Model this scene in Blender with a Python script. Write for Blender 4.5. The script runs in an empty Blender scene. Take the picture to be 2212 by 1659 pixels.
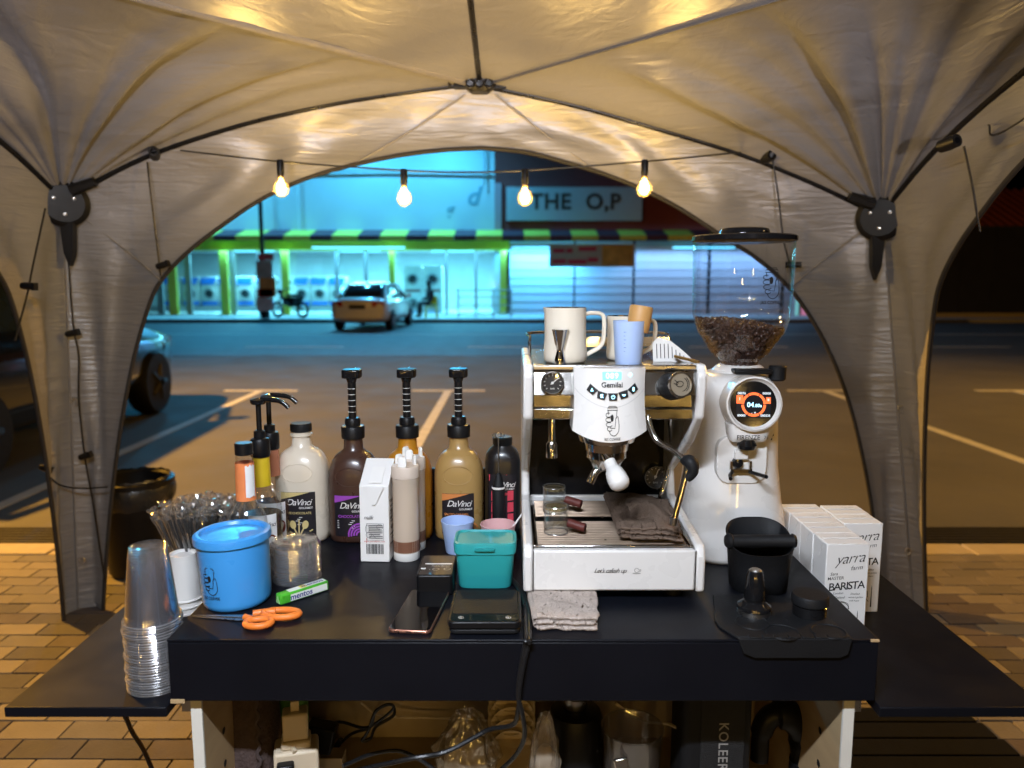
import bpy, math, random
from mathutils import Vector, Matrix, Euler, noise
sc = bpy.context.scene
R = math.radians
PI = math.pi
rnd = random.Random(7)

# ------------------------------------------------------------------ camera, sky, exposure
CAMZ, TILT, F, CX, CY = 1.5, R(7.71), 1659.0, 1106.0, 829.5      # metres / pixels of a 2212 px wide view
cam = bpy.data.objects.new('camera', bpy.data.cameras.new('camera'))
sc.collection.objects.link(cam); sc.camera = cam
cam.location = (0, 0, CAMZ); cam.rotation_euler = (PI / 2 - TILT, 0, 0)
cam.data.sensor_width = 36; cam.data.lens = 27.0
cam.data.clip_start = 0.02; cam.data.clip_end = 400
cam.data.dof.use_dof = True; cam.data.dof.focus_distance = 1.60; cam.data.dof.aperture_fstop = 2.9
sc.view_settings.view_transform = 'Standard'; sc.view_settings.look = 'None'
sc.view_settings.exposure = 0.0; sc.view_settings.gamma = 1
sc.view_settings.use_curve_mapping = False
sc.cycles.transparent_max_bounces = 64
sc.cycles.max_bounces = 9; sc.cycles.diffuse_bounces = 4; sc.cycles.glossy_bounces = 5; sc.cycles.transmission_bounces = 9
sc.cycles.caustics_reflective = False; sc.cycles.caustics_refractive = False
sc.cycles.sample_clamp_indirect = 4.0
sc.cycles.use_denoising = True
w = bpy.data.worlds.new('World'); sc.world = w; w.use_nodes = True
nt = w.node_tree; bg = nt.nodes['Background']
sky = nt.nodes.new('ShaderNodeTexSky'); sky.sky_type = 'NISHITA'; sky.sun_disc = False
sky.sun_elevation = R(-6.0); sky.sun_rotation = R(200)
nt.links.new(sky.outputs[0], bg.inputs[0]); bg.inputs[1].default_value = 0.05

# ------------------------------------------------------------------ pixel helpers (directions only; distance from what a thing touches)
def ray(px, py):
    fw = Vector((0, math.cos(TILT), -math.sin(TILT))); up = Vector((0, math.sin(TILT), math.cos(TILT)))
    return fw * F + Vector((1, 0, 0)) * (px - CX) - up * (py - CY)
O = Vector((0, 0, CAMZ))
def P(px, py, z): d = ray(px, py); return O + d * ((z - CAMZ) / d.z)
def D(px, py, Y): d = ray(px, py); return O + d * (Y / d.y)
def DP(px, py, p0, n): d = ray(px, py); return O + d * ((p0 - O).dot(n) / d.dot(n))
def zat(py, Y): return D(CX, py, Y).z
def dep(Y, z): return Y * math.cos(TILT) + (CAMZ - z) * math.sin(TILT)
def S(wpx, Y, z): return wpx * dep(Y, z) / F
def base(px, py, z, r=0.0):                 # centre of a round base whose front edge shows at row py
    Y = P(CX, py, z).y + r
    return Vector(((px - CX) / F * dep(Y, z), Y, z))

# ------------------------------------------------------------------ geometry (verts, faces)
def merge(*gs):
    V, Fa = [], []
    for v, f in gs:
        o = len(V); V += list(v); Fa += [tuple(i + o for i in q) for q in f]
    return V, Fa
def xf(g, loc=(0, 0, 0), rot=(0, 0, 0), s=(1, 1, 1)):
    m = Matrix.LocRotScale(Vector(loc), Euler(rot), Vector(s))
    return [tuple(m @ Vector(v)) for v in g[0]], g[1]
def bx(x0, x1, y0, y1, z0, z1):
    v = [(x, y, z) for z in (z0, z1) for y in (y0, y1) for x in (x0, x1)]
    return v, [(0, 2, 3, 1), (4, 5, 7, 6), (0, 1, 5, 4), (2, 6, 7, 3), (0, 4, 6, 2), (1, 3, 7, 5)]
def loft(rings, cap0=True, cap1=True, closed=True):
    n = len(rings[0]); V = [tuple(p) for r in rings for p in r]; Fa = []
    for i in range(len(rings) - 1):
        for j in range(n if closed else n - 1):
            k = (j + 1) % n
            Fa.append((i * n + j, i * n + k, (i + 1) * n + k, (i + 1) * n + j))
    if cap0: Fa.append(tuple(range(n - 1, -1, -1)))
    if cap1: Fa.append(tuple((len(rings) - 1) * n + j for j in range(n)))
    return V, Fa
def ring(z, rx, ry=None, n=2.0, N=32, cx=0, cy=0):
    ry = rx if ry is None else ry; o = []
    for i in range(N):
        a = 2 * PI * (i + .5) / N; c, s = math.cos(a), math.sin(a)
        o.append((cx + rx * math.copysign(abs(c) ** (2 / n), c), cy + ry * math.copysign(abs(s) ** (2 / n), s), z))
    return o
def lathe(prof, n=32, cap0=True, cap1=True):
    return loft([ring(z, max(r, 1e-5), N=n) for r, z in prof], cap0, cap1)
def sloft(secs, N=40, cap0=True, cap1=True):   # (z, rx, ry, n [,cx, cy])
    return loft([ring(s[0], s[1], s[2], s[3], N, *(s[4:])) for s in secs], cap0, cap1)
def cr(pts, k=8):                           # Catmull-Rom
    p = [Vector(q) for q in pts]
    if len(p) < 3: return [p[0].lerp(p[-1], i / k) for i in range(k + 1)]
    p = [2 * p[0] - p[1]] + p + [2 * p[-1] - p[-2]]; o = []
    for i in range(1, len(p) - 2):
        a, b, c, d = p[i - 1:i + 3]
        for j in range(k):
            t = j / k
            o.append(.5 * ((2 * b) + (c - a) * t + (2 * a - 5 * b + 4 * c - d) * t * t + (3 * b - a - 3 * c + d) * t ** 3))
    return o + [p[-2]]
def resamp(pts, n):
    L = [0]
    for a, b in zip(pts, pts[1:]): L.append(L[-1] + (b - a).length)
    o, j = [], 0
    for i in range(n):
        t = L[-1] * i / (n - 1)
        while j < len(L) - 2 and L[j + 1] < t: j += 1
        o.append(pts[j].lerp(pts[j + 1], (t - L[j]) / max(L[j + 1] - L[j], 1e-9)))
    return o
def tube(pts, r, n=8, closed=False, flat=1.0):
    p = [Vector(q) for q in pts]; rr = r if isinstance(r, (list, tuple)) else [r] * len(p)
    T = [(p[min(i + 1, len(p) - 1)] - p[max(i - 1, 0)]).normalized() for i in range(len(p))]
    if closed: T = [(p[(i + 1) % len(p)] - p[i - 1]).normalized() for i in range(len(p))]
    u = T[0].orthogonal().normalized(); rings = []
    for i, q in enumerate(p):
        u = (u - T[i] * u.dot(T[i])).normalized(); v = T[i].cross(u)
        rings.append([q + (u * math.cos(2 * PI * j / n) + v * math.sin(2 * PI * j / n) * flat) * rr[i] for j in range(n)])
    if closed: rings.append(rings[0])
    return loft(rings, not closed, not closed)
def rod(a, b, r, n=12): return tube([a, b], r, n)
def prism(out, a, b, ax='y'):               # closed outline in the other two axes, extruded a..b
    def mk(u, v, t): return {'y': (u, t, v), 'z': (u, v, t), 'x': (t, u, v)}[ax]
    n = len(out); V = [mk(u, v, a) for u, v in out] + [mk(u, v, b) for u, v in out]
    Fa = [tuple(range(n)), tuple(range(2 * n - 1, n - 1, -1))] + [(i, i + n, (i + 1) % n + n, (i + 1) % n) for i in range(n)]
    return V, Fa
def grid(nu, nv, f):
    V = [tuple(f(i / nu, j / nv)) for j in range(nv + 1) for i in range(nu + 1)]
    return V, [(j * (nu + 1) + i, j * (nu + 1) + i + 1, (j + 1) * (nu + 1) + i + 1, (j + 1) * (nu + 1) + i) for j in range(nv) for i in range(nu)]
def arc(cx, cy, rx, ry, a0, a1, n=16): return [(cx + rx * math.cos(R(a0 + (a1 - a0) * i / n)), cy + ry * math.sin(R(a0 + (a1 - a0) * i / n))) for i in range(n + 1)]
def rrect(x0, x1, y0, y1, r, n=5):
    return arc(x1 - r, y1 - r, r, r, 0, 90, n) + arc(x0 + r, y1 - r, r, r, 90, 180, n) + arc(x0 + r, y0 + r, r, r, 180, 270, n) + arc(x1 - r, y0 + r, r, r, 270, 360, n)
def ribbon(lines, wd):                      # flat pen strokes in (u, v)
    V, Fa = [], []
    for ln in lines:
        p = [Vector((a, b)) for a, b in ln]; o = len(V)
        for i in range(len(p)):
            t = (p[min(i + 1, len(p) - 1)] - p[max(i - 1, 0)])
            t = t.normalized() if t.length > 1e-9 else Vector((1, 0)); nn = Vector((-t.y, t.x)) * wd / 2
            V += [(p[i].x + nn.x, p[i].y + nn.y), (p[i].x - nn.x, p[i].y - nn.y)]
            if i: k = o + 2 * i; Fa.append((k - 2, k - 1, k + 1, k))
    return V, Fa
def disc2(pts): return [tuple(q) for q in pts], [tuple(range(len(pts)))]
_tc = {}
def text2(s, size=1.0, shear=0.0, bold=0.0, sp=1.0):   # flat lettering in (u, v), centred
    key = (s, shear, bold, sp)
    if key not in _tc:
        cu = bpy.data.curves.new('t', 'FONT'); cu.body = s; cu.size = 1; cu.shear = shear; cu.offset = bold
        cu.space_character = sp; cu.align_x = 'CENTER'; cu.align_y = 'CENTER'; cu.resolution_u = 3
        o = bpy.data.objects.new('t', cu); sc.collection.objects.link(o)
        dg = bpy.context.evaluated_depsgraph_get(); me = bpy.data.meshes.new_from_object(o.evaluated_get(dg))
        _tc[key] = ([(v.co.x, v.co.y) for v in me.vertices], [tuple(p.vertices) for p in me.polygons])
        bpy.data.objects.remove(o); bpy.data.curves.remove(cu); bpy.data.meshes.remove(me)
    v, f = _tc[key]
    return [(a * size, b * size) for a, b in v], f
def sh2(g, dx, dy, rot=0.0):
    c, s = math.cos(rot), math.sin(rot)
    return [(a * c - b * s + dx, a * s + b * c + dy) for a, b in g[0]], g[1]
def warp(g, fn): return [tuple(fn(a, b)) for a, b in g[0]], g[1]

# ------------------------------------------------------------------ materials
def hexc(h):
    c = [int(h[i:i + 2], 16) / 255 for i in (0, 2, 4)]
    return tuple(x / 12.92 if x <= .04045 else ((x + .055) / 1.055) ** 2.4 for x in c)
def mat(name, col, rough=.5, metal=0.0, var=.12, vs=9.0, bump=0.0, bs=60.0, coat=0.0, trans=0.0, emit=None, es=0.0, ior=1.45, stretch=None, rvar=.12, sss=0.0, alpha=1.0, spec=.5, distortion=0.0):
    m = bpy.data.materials.new(name); m.use_nodes = True; t = m.node_tree; b = t.nodes['Principled BSDF']
    if isinstance(col, str): col = hexc(col)
    I = b.inputs
    I['Roughness'].default_value = rough; I['Metallic'].default_value = metal; I['Coat Weight'].default_value = coat; I['Coat Roughness'].default_value = .08
    I['Transmission Weight'].default_value = trans; I['IOR'].default_value = ior; I['Specular IOR Level'].default_value = spec; I['Alpha'].default_value = alpha
    if sss: I['Subsurface Weight'].default_value = sss; I['Subsurface Radius'].default_value = (.01, .008, .006)
    tc = t.nodes.new('ShaderNodeTexCoord'); mp = t.nodes.new('ShaderNodeMapping'); t.links.new(tc.outputs['Object'], mp.inputs[0])
    if stretch: mp.inputs['Scale'].default_value = stretch
    nz = t.nodes.new('ShaderNodeTexNoise'); nz.inputs['Scale'].default_value = vs; nz.inputs['Detail'].default_value = 6; nz.inputs['Distortion'].default_value = distortion
    t.links.new(mp.outputs[0], nz.inputs['Vector'])
    mx = t.nodes.new('ShaderNodeMix'); mx.data_type = 'RGBA'
    mx.inputs['A'].default_value = (*[c * (1 - var) for c in col], 1); mx.inputs['B'].default_value = (*[min(1, c * (1 + var)) for c in col], 1)
    t.links.new(nz.outputs['Fac'], mx.inputs['Factor']); t.links.new(mx.outputs['Result'], I['Base Color'])
    if rvar:
        mr = t.nodes.new('ShaderNodeMapRange'); mr.inputs['To Min'].default_value = max(0, rough - rvar); mr.inputs['To Max'].default_value = min(1, rough + rvar)
        n2 = t.nodes.new('ShaderNodeTexNoise'); n2.inputs['Scale'].default_value = vs * 2.3; n2.inputs['Detail'].default_value = 4
        t.links.new(mp.outputs[0], n2.inputs['Vector']); t.links.new(n2.outputs['Fac'], mr.inputs['Value']); t.links.new(mr.outputs[0], I['Roughness'])
    if bump:
        n3 = t.nodes.new('ShaderNodeTexNoise'); n3.inputs['Scale'].default_value = bs; n3.inputs['Detail'].default_value = 5
        bp = t.nodes.new('ShaderNodeBump'); bp.inputs['Strength'].default_value = bump; bp.inputs['Distance'].default_value = .004
        t.links.new(mp.outputs[0], n3.inputs['Vector']); t.links.new(n3.outputs['Fac'], bp.inputs['Height']); t.links.new(bp.outputs[0], I['Normal'])
    if emit:
        I['Emission Color'].default_value = (*(hexc(emit) if isinstance(emit, str) else emit), 1); I['Emission Strength'].default_value = es
    return m
def clear(name, tint=(1, 1, 1), base=.05, edge=.75, rough=.06, milk=0.0, milkc=(1, 1, 1)):   # thin clear sheet: mostly see-through, shiny at grazing angles
    m = bpy.data.materials.new(name); m.use_nodes = True; t = m.node_tree; t.nodes.remove(t.nodes['Principled BSDF']); out = t.nodes['Material Output']
    lw = t.nodes.new('ShaderNodeLayerWeight'); lw.inputs[0].default_value = .35
    mr = t.nodes.new('ShaderNodeMapRange'); mr.inputs['To Min'].default_value = base; mr.inputs['To Max'].default_value = edge
    pw = t.nodes.new('ShaderNodeMath'); pw.operation = 'POWER'; pw.inputs[1].default_value = 2.2
    t.links.new(lw.outputs['Facing'], pw.inputs[0]); t.links.new(pw.outputs[0], mr.inputs['Value'])
    tr = t.nodes.new('ShaderNodeBsdfTransparent'); tr.inputs[0].default_value = (*tint, 1)
    gl = t.nodes.new('ShaderNodeBsdfGlossy'); gl.inputs['Roughness'].default_value = rough; gl.inputs['Color'].default_value = (.95, .95, .95, 1)
    mx = t.nodes.new('ShaderNodeMixShader'); src = tr
    if milk:
        df = t.nodes.new('ShaderNodeBsdfDiffuse'); df.inputs[0].default_value = (*milkc, 1)
        m2 = t.nodes.new('ShaderNodeMixShader'); m2.inputs[0].default_value = milk
        t.links.new(tr.outputs[0], m2.inputs[1]); t.links.new(df.outputs[0], m2.inputs[2]); src = m2
    t.links.new(mr.outputs[0], mx.inputs[0]); t.links.new(src.outputs[0], mx.inputs[1]); t.links.new(gl.outputs[0], mx.inputs[2])
    t.links.new(mx.outputs[0], out.inputs['Surface'])
    return m
def glow(name, col, s): return mat(name, col, .5, var=0, rvar=0, emit=col, es=s)

# ------------------------------------------------------------------ objects
def link(o): sc.collection.objects.link(o); return o
def tag(o, label=None, cat=None, group=None, kind=None):
    for k, v in (('label', label), ('category', cat), ('group', group), ('kind', kind)):
        if v: o[k] = v
    return o
def woff(p):
    v = Vector((0, 0, 0))
    while p: v += p.location; p = p.parent
    return v
def mesh(name, g, m, smooth=True, ang=38):
    me = bpy.data.meshes.new(name); me.from_pydata([tuple(v) for v in g[0]], [], g[1]); me.update()
    if m: me.materials.append(m)
    if smooth: me.shade_smooth(); me.set_sharp_from_angle(angle=R(ang))
    return me
def ob(name, g, m, parent=None, loc=(0, 0, 0), rot=(0, 0, 0), smooth=True, bevel=0.0, world=False, kind=None, ang=38, seg=2):
    me = g if isinstance(g, bpy.types.Mesh) else mesh(name, g, m, smooth, ang)
    o = link(bpy.data.objects.new(name, me)); o.location = loc; o.rotation_euler = rot
    if parent: o.parent = parent
    if world and parent: o.location = Vector(loc) - woff(parent)
    if bevel:
        b = o.modifiers.new('bevel', 'BEVEL'); b.width = bevel; b.segments = seg; b.limit_method = 'ANGLE'; b.angle_limit = R(35)
    if kind: o['kind'] = kind
    return o
def th(name, label, cat, loc=(0, 0, 0), rz=0.0, group=None, rot=None):
    o = link(bpy.data.objects.new(name, None)); o.location = loc; o.rotation_euler = rot or (0, 0, rz); o.empty_display_size = .05
    return tag(o, label, cat, group)
def copy_tree(o, parent=None, loc=None, rz=None):
    c = link(o.copy())
    if parent: c.parent = parent
    if loc is not None: c.location = loc
    if rz is not None: c.rotation_euler[2] = rz
    for ch in o.children: copy_tree(ch, c)
    return c
def lamp(name, kind, energy, col, parent, loc, rot=(0, 0, 0), **kw):
    l = bpy.data.lights.new(name, kind); l.energy = energy; l.color = col
    for k, v in kw.items(): setattr(l, k, v)
    o = link(bpy.data.objects.new(name, l)); o.location = loc; o.rotation_euler = rot
    if parent: o.parent = parent
    return o

M = {}
M['black'] = mat('black_plastic', (.006, .006, .007), .4, var=.2, rvar=.1, spec=.28)
M['blackgloss'] = mat('gloss_black', (.008, .008, .009), .12, var=.1, rvar=.06)
M['rubber'] = mat('black_rubber', (.008, .0085, .010), .58, var=.25, bump=.15, bs=220, spec=.28)
M['white'] = mat('white_enamel', (.74, .72, .70), .28, var=.03, vs=5, coat=.4, rvar=.08)
M['cream'] = mat('cream_enamel', (.70, .63, .52), .4, var=.05, vs=12, rvar=.1)
M['chrome'] = mat('polished_steel', (.70, .67, .63), .14, 1.0, var=.08, vs=14, rvar=.07)
M['steel'] = mat('brushed_steel', (.45, .44, .43), .3, 1.0, var=.12, vs=20, rvar=.12)
M['ink'] = mat('black_ink', (.01, .01, .011), .6, var=0, rvar=0)
M['whiteink'] = mat('white_print', (.8, .79, .77), .55, var=0, rvar=0)
M['clear'] = clear('clear_plastic', (.97, .97, .98), .06, .8, .10, .012, (.9, .92, .95))
M['clearrim'] = clear('clear_plastic_rim', (.95, .95, .96), .30, .95, .12, .12, (.9, .92, .95))
M['glass'] = clear('clear_glass', (.96, .97, .97), .07, .9, .04, .012, (.9, .92, .95))
M['paper'] = mat('white_carton', (.78, .77, .76), .5, var=.03, rvar=.1)

def logo2(s):                                # cup held in a hand, line drawing; u,v about -.5 .. .5
    L = [[(-.3, .62), (.3, .62), (.34, .5), (-.34, .5), (-.3, .62)], [(-.26, .62), (-.24, .7), (.24, .7), (.26, .62)],
         [(-.29, .5), (-.26, .3)], [(.29, .5), (.25, .12)], [(-.16, -.32), (.16, -.34), (.2, -.05)]]
    for k, (y, l) in enumerate(((.28, .16), (.06, .2), (-.16, .2), (-.36, .15))):
        x = -.26 + k * .03; L.append(arc(x, y, l, .1, 60, 340, 14))
    L.append(cr([(.2, -.05, 0), (.22, .14, 0), (.34, .2, 0), (.38, .08, 0), (.42, -.2, 0), (.38, -.5, 0), (.15, -.68, 0), (-.1, -.62, 0), (-.2, -.46, 0)], 5))
    L = [[(q[0] * s, q[1] * s) for q in l] for l in L]
    g = ribbon(L, .035 * s)
    bean = disc2([(a * s, b * s) for a, b in arc(-.02, .14, .1, .17, 0, 350, 18)])
    return merge(g, bean, sh2(text2('J&S COFFEE', .2 * s, 0, .012), 0, -.86 * s))
# ------------------------------------------------------------------ ground, pavement
def struct(o): o['kind'] = 'structure'; return o
M['asphalt'] = mat('asphalt', (.062, .06, .058), .82, var=.45, vs=.9, bump=.6, bs=70, rvar=.15, distortion=.4)
M['road'] = mat('road_asphalt', (.05, .05, .052), .7, var=.3, vs=1.3, bump=.5, bs=60)
M['line'] = mat('worn_road_paint', (.36, .36, .35), .7, var=.35, vs=7)
M['pave'] = mat('paver_bed', (.075, .06, .045), .9, var=.3, vs=30)
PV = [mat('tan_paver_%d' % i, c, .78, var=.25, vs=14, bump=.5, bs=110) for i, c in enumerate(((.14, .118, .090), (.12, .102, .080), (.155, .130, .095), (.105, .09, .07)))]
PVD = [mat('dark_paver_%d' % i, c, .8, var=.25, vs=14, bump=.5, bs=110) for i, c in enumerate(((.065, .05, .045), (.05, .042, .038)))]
M['kerb'] = mat('kerb_concrete', (.33, .28, .21), .8, var=.2, vs=12, bump=.5, bs=80)
struct(ob('ground', bx(-150, 150, -60, 220, -.5, 0), M['asphalt'], smooth=False))
struct(ob('road', bx(-150, 150, 15.2, 27.2, 0, .006), M['road'], smooth=False))
PT = .10
for i, Xb in enumerate((-6.0, -3.43, -.87, 1.70, 4.27, 6.84)):
    if i > 0: struct(ob('parking_line', bx(Xb - .05, Xb + .05, 4.7, 10.33, 0, .004), M['line'], smooth=False))
    if i > 0: struct(ob('parking_line', bx(Xb - .5, Xb + .5, 10.334, 10.45, 0, .004), M['line'], smooth=False))
for k in range(-5, 6): struct(ob('lane_line', bx(k * 5 - 1, k * 5 + 1.2, 17.2, 17.32, .006, .011), M['line'], smooth=False))
struct(ob('edge_line', bx(-60, 60, 21.2, 21.32, .006, .011), M['line'], smooth=False))
pave = struct(ob('pavement', bx(-8, 8, -8, 3.80, -.2, PT - .012), M['pave'], smooth=False))
pm = []
pv_me = mesh('paver', bx(-.0965, .0965, -.0465, .0465, 0, .012), None, False)
pv_var = {}
def paver_mesh(m):
    if m not in pv_var:
        e = pv_me.copy(); e.materials.append(m); pv_var[m] = e
    return pv_var[m]
rest = []
rows = int((3.79 - 1.6) / .1)
for r in range(rows):
    y = 3.745 - r * .1
    for c in range(-16, 17):
        x = c * .2 + (.1 if r % 2 else 0)
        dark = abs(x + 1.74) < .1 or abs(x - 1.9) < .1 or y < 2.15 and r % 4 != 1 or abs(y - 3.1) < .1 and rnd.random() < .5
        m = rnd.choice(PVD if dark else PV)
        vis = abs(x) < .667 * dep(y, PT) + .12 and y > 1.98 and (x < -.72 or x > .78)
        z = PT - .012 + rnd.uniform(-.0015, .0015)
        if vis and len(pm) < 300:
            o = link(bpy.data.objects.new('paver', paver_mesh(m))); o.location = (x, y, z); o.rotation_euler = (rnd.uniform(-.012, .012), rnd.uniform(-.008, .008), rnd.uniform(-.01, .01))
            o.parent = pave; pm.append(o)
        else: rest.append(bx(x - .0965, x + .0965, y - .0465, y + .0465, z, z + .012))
ob('paver_field', merge(*rest), PV[1], pave, smooth=False, kind='stuff')
kerb = struct(ob('kerb', bx(-8, 8, 3.806, 3.965, -.2, PT - .03), M['pave'], smooth=False))
for k in range(-8, 9): ob('kerb_stone', bx(k * .6 + .004, k * .6 + .596, 3.803, 3.968, 0, PT + rnd.uniform(0, .004)), M['kerb'], kerb, bevel=.008)
M['iron'] = mat('cast_iron', (.03, .028, .026), .6, .6, var=.3, vs=30)
gr = struct(ob('drain', bx(-8, 8, 4.12, 4.52, 0, .004), M['black'], smooth=False))
for k in range(8): ob('drain_bar', bx(-8, 8, 4.135 + k * .048, 4.16 + k * .048, .004, .018), M['iron'], gr, smooth=False)
fk = struct(ob('far_pavement', bx(-80, 80, 27.2, 40, -.2, .13), mat('far_paving', (.30, .29, .28), .7, var=.2, vs=2), smooth=False))
for k in range(-16, 16): ob('kerb_stone', bx(k * 1.0 + .01, k * 1.0 + .99, 27.02, 27.196, -.1, .12), mat('dark_kerb', (.06, .06, .065), .8) if k == -16 else bpy.data.materials['dark_kerb'], fk, smooth=False)

# ------------------------------------------------------------------ far shops (front at Y = 31 m)
FY = 31.0
def fb(x0, y0, x1, y1, Y=FY, t=.3): a = D(x0, y1, Y); b = D(x1, y0, Y); return bx(a.x, b.x, Y, Y + t, a.z, b.z)
def K(*a): return tuple(v / 1.1573 for v in a)
M['wallc'] = mat('pale_painted_wall', (.66, .68, .70), .7, var=.1, vs=.8)
M['redwall'] = mat('dark_red_wall', (.25, .05, .045), .75, var=.2, vs=1)
M['pinkwall'] = mat('pink_trim', (.55, .33, .36), .7)
M['lime'] = mat('lime_painted_metal', (.62, .66, .08), .5, var=.1)
M['yel'] = mat('yellow_awning_sheet', (.72, .60, .08), .5, var=.1)
M['maroon'] = mat('maroon_awning_sheet', (.10, .035, .05), .5, var=.1)
M['alu'] = mat('grey_aluminium', (.35, .36, .37), .45, .5)
M['shopglass'] = clear('shop_glass', (.92, .97, .97), .05, .6, .05)
CYAN = (.13, .66, 1.0)
a = D(-500, 690, FY); shop = th('laundry_shop', 'pale cyan lit laundry shop with lime posts under striped awning', 'building', (-8, FY, .13))
xl, xr = D(-500, 600, FY).x, D(1068, 600, FY).x
ob('upper_wall', fb(-500, 200, 1068, 519), M['wallc'], shop, world=True)
ob('wall_pilaster', fb(605, 200, 635, 505, FY - .12, .115), M['wallc'], shop, world=True)
ob('fascia', fb(-500, 520, 1100, 541, FY - .1, .38), M['lime'], shop, world=True)
ob('plinth', fb(-500, 683, 1100, 687, FY, .3), M['alu'], shop, world=True)
ob('shop_floor', bx(xl, xr, FY + .31, 36.6, .135, .15), M['wallc'], shop, world=True)
ob('back_wall', bx(xl, xr, 36.6, 36.8, .15, 3.4), M['wallc'], shop, world=True)
ob('shop_ceiling', bx(xl, xr, FY + .31, 36.59, 2.75, 2.82), M['wallc'], shop, world=True)
ob('side_wall', bx(xr, xr + .2, FY + .31, 36.8, .14, 3.4), M['wallc'], shop, world=True)
for x in K(430, 560, 713, 980, 1258): ob('post', fb(x - (7 if x > 1080 else 4.5), 541.5, x + (7 if x > 1080 else 4.5), 690, FY - .5, .18), M['lime'], shop, world=True)
for x in K(398, 470, 581, 650, 842, 915, 1116, 1190): ob('mullion', fb(x - 2, 541.5, x + 2, 683, FY + .02, .12), M['alu'], shop, world=True)
pe = [-300] + list(K(398, 470, 581, 650, 842, 915, 1116, 1190)) + [1083]
for x0, x1 in zip(pe, pe[1:]): ob('window_pane', fb(x0 + 2.2, 542, x1 - 2.2, 682.5, FY + .07, .01), M['shopglass'], shop, world=True)
x, k = 300, 0
while x < 1720:
    wd = 57 if k % 2 == 0 else 47
    A, B = D(x, 512, FY - 1.3), D(x + wd - .5, 498, FY - .1)
    zt, zb = D(x, 497, FY).z, D(x, 519, FY - 1.3).z
    B2 = D(x + wd - .5, 512, FY - 1.3)
    g = prism([(FY - 1.3, zb), (FY - 1.3, zb + .18), (FY - .13, zt), (FY - .13, zt - .03), (FY - 1.27, zb + .14), (FY - 1.27, zb)], A.x, B2.x, 'x')
    ob('awning_panel', g, M['yel'] if k % 2 == 0 else M['maroon'], shop, world=True); x += wd; k += 1
for x, y in K(520, 430), K(880, 408), K(1120, 412):
    p = D(x, y - 150, FY - 1.6)
    h = ob('wall_lamp', merge(lathe([(.16, -.12), (.10, 0), (.04, .06)], 16), tube([(0, 0, .05), (0, 1.6, .12)], .03)), M['alu'], shop, loc=p, world=True)
    lamp('wall_lamp_light', 'AREA', 1200, (.07, .55, 1.0), h, (0, .06, -.14), (R(-36), 0, 0), size=.28, shape='DISK')
for x in (-11, -6.5, -2.5):
    f = ob('ceiling_tube', bx(-.9, .9, -.06, .06, -.05, 0), glow('cool_tube_%d' % abs(int(x * 10)), CYAN, 3.0), shop, loc=(x, 33.0, 2.74), world=True)
    lamp('tube_light', 'AREA', 430, (.2, .78, 1.0), f, (0, 0, -.06), size=2.6, size_y=.5, shape='RECTANGLE')
ap = ob('awning_spill_tube', bx(-1.8, 1.8, -.05, .05, -.05, 0), glow('cool_tube', CYAN, 3.0), shop, loc=(-6, FY - .55, 2.78), world=True)
lamp('tube_light', 'AREA', 380, CYAN, ap, (0, 0, -.06), size=11, size_y=.4, shape='RECTANGLE')
added_tube = ob('awning_spill_tube', bx(-1.2, 1.2, -.05, .05, -.05, 0), bpy.data.materials['cool_tube'], shop, loc=(1.2, FY - .55, 2.78), world=True)  # tube added to throw cyan spill on the pale shutters
lamp('tube_light', 'AREA', 330, (.10, .5, 1.0), added_tube, (0, 0, -.06), size=3, size_y=.3, shape='RECTANGLE')
added_tube_right = ob('awning_spill_tube', bx(-1.2, 1.2, -.05, .05, -.05, 0), bpy.data.materials['cool_tube'], shop, loc=(7.5, FY - .55, 2.78), world=True)  # another added tube, carries the blue spill farther right
lamp('tube_light', 'AREA', 190, (.25, .5, .9), added_tube_right, (0, 0, -.06), size=7, size_y=.3, shape='RECTANGLE')
# scaled signage on the pale wall (dark faded characters) and wires
ob('faded_lettering', xf(warp(merge(sh2(text2('d', 1.0, .3, .02), 0, 0), sh2(text2('g', .7, .2, .02), -.9, -.5)), lambda u, v: (u, 0, v)), D(1020, 425, FY - .012)), mat('faded_blue_paint', (.22, .38, .45), .7), shop, world=True, smooth=False, kind='stuff')
ob('conduit', tube([D(600, 372, FY - .1), D(830, 368, FY - .1), D(1060, 372, FY - .1)], .035, 6), M['alu'], shop, world=True)
ob('conduit', tube([D(1047, 300, FY - .15), D(1047, 400, FY - .15)], .03, 6), M['alu'], shop, world=True)
# washers inside
M['blue'] = mat('blue_panel', (.03, .22, .75), .5); M['door'] = mat('dark_door_glass', (.02, .03, .04), .1)
def washer(label, grp, loc, w=.74, h=1.25, two=False):
    t = th('washing_machine', label, 'washing machine', loc, 0, grp)
    H = h
    ob('body', bx(-w / 2, w / 2, 0, .7, 0, H), M['white'], t, bevel=.02)
    for zc in ((.42 * h,) if not two else (.27 * h, .74 * h)):
        d = ob('door', xf(lathe([(.25, 0), (.25, .05), (.19, .07), (.17, .03), (.001, .03)], 24), rot=(R(90), 0, 0)), M['alu'], t, loc=(0, -.001, zc))
        ob('door_glass', xf(lathe([(.175, .028), (.12, .05), (.001, .055)], 24), rot=(R(90), 0, 0)), M['door'], d)
    ob('control_panel', prism([(-w * .46, H * .74), (w * .3, H * .74), (w * .46, H * .97), (-w * .46, H * .97)], -.02, -.002) if not two else bx(-w * .4, w * .4, -.02, -.002, .485 * H, .53 * H), M['blue'] if not two else M['redwall'], t)
    ob('base_panel', bx(-w * .46, w * .46, -.02, -.002, .04, .2), M['blue'], t)
    return t
w0 = washer('white front-load washer with a blue panel behind the shop window', 'washers in a row in the laundry shop', D(K(432)[0], 661, 33.2) * 1)
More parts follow.
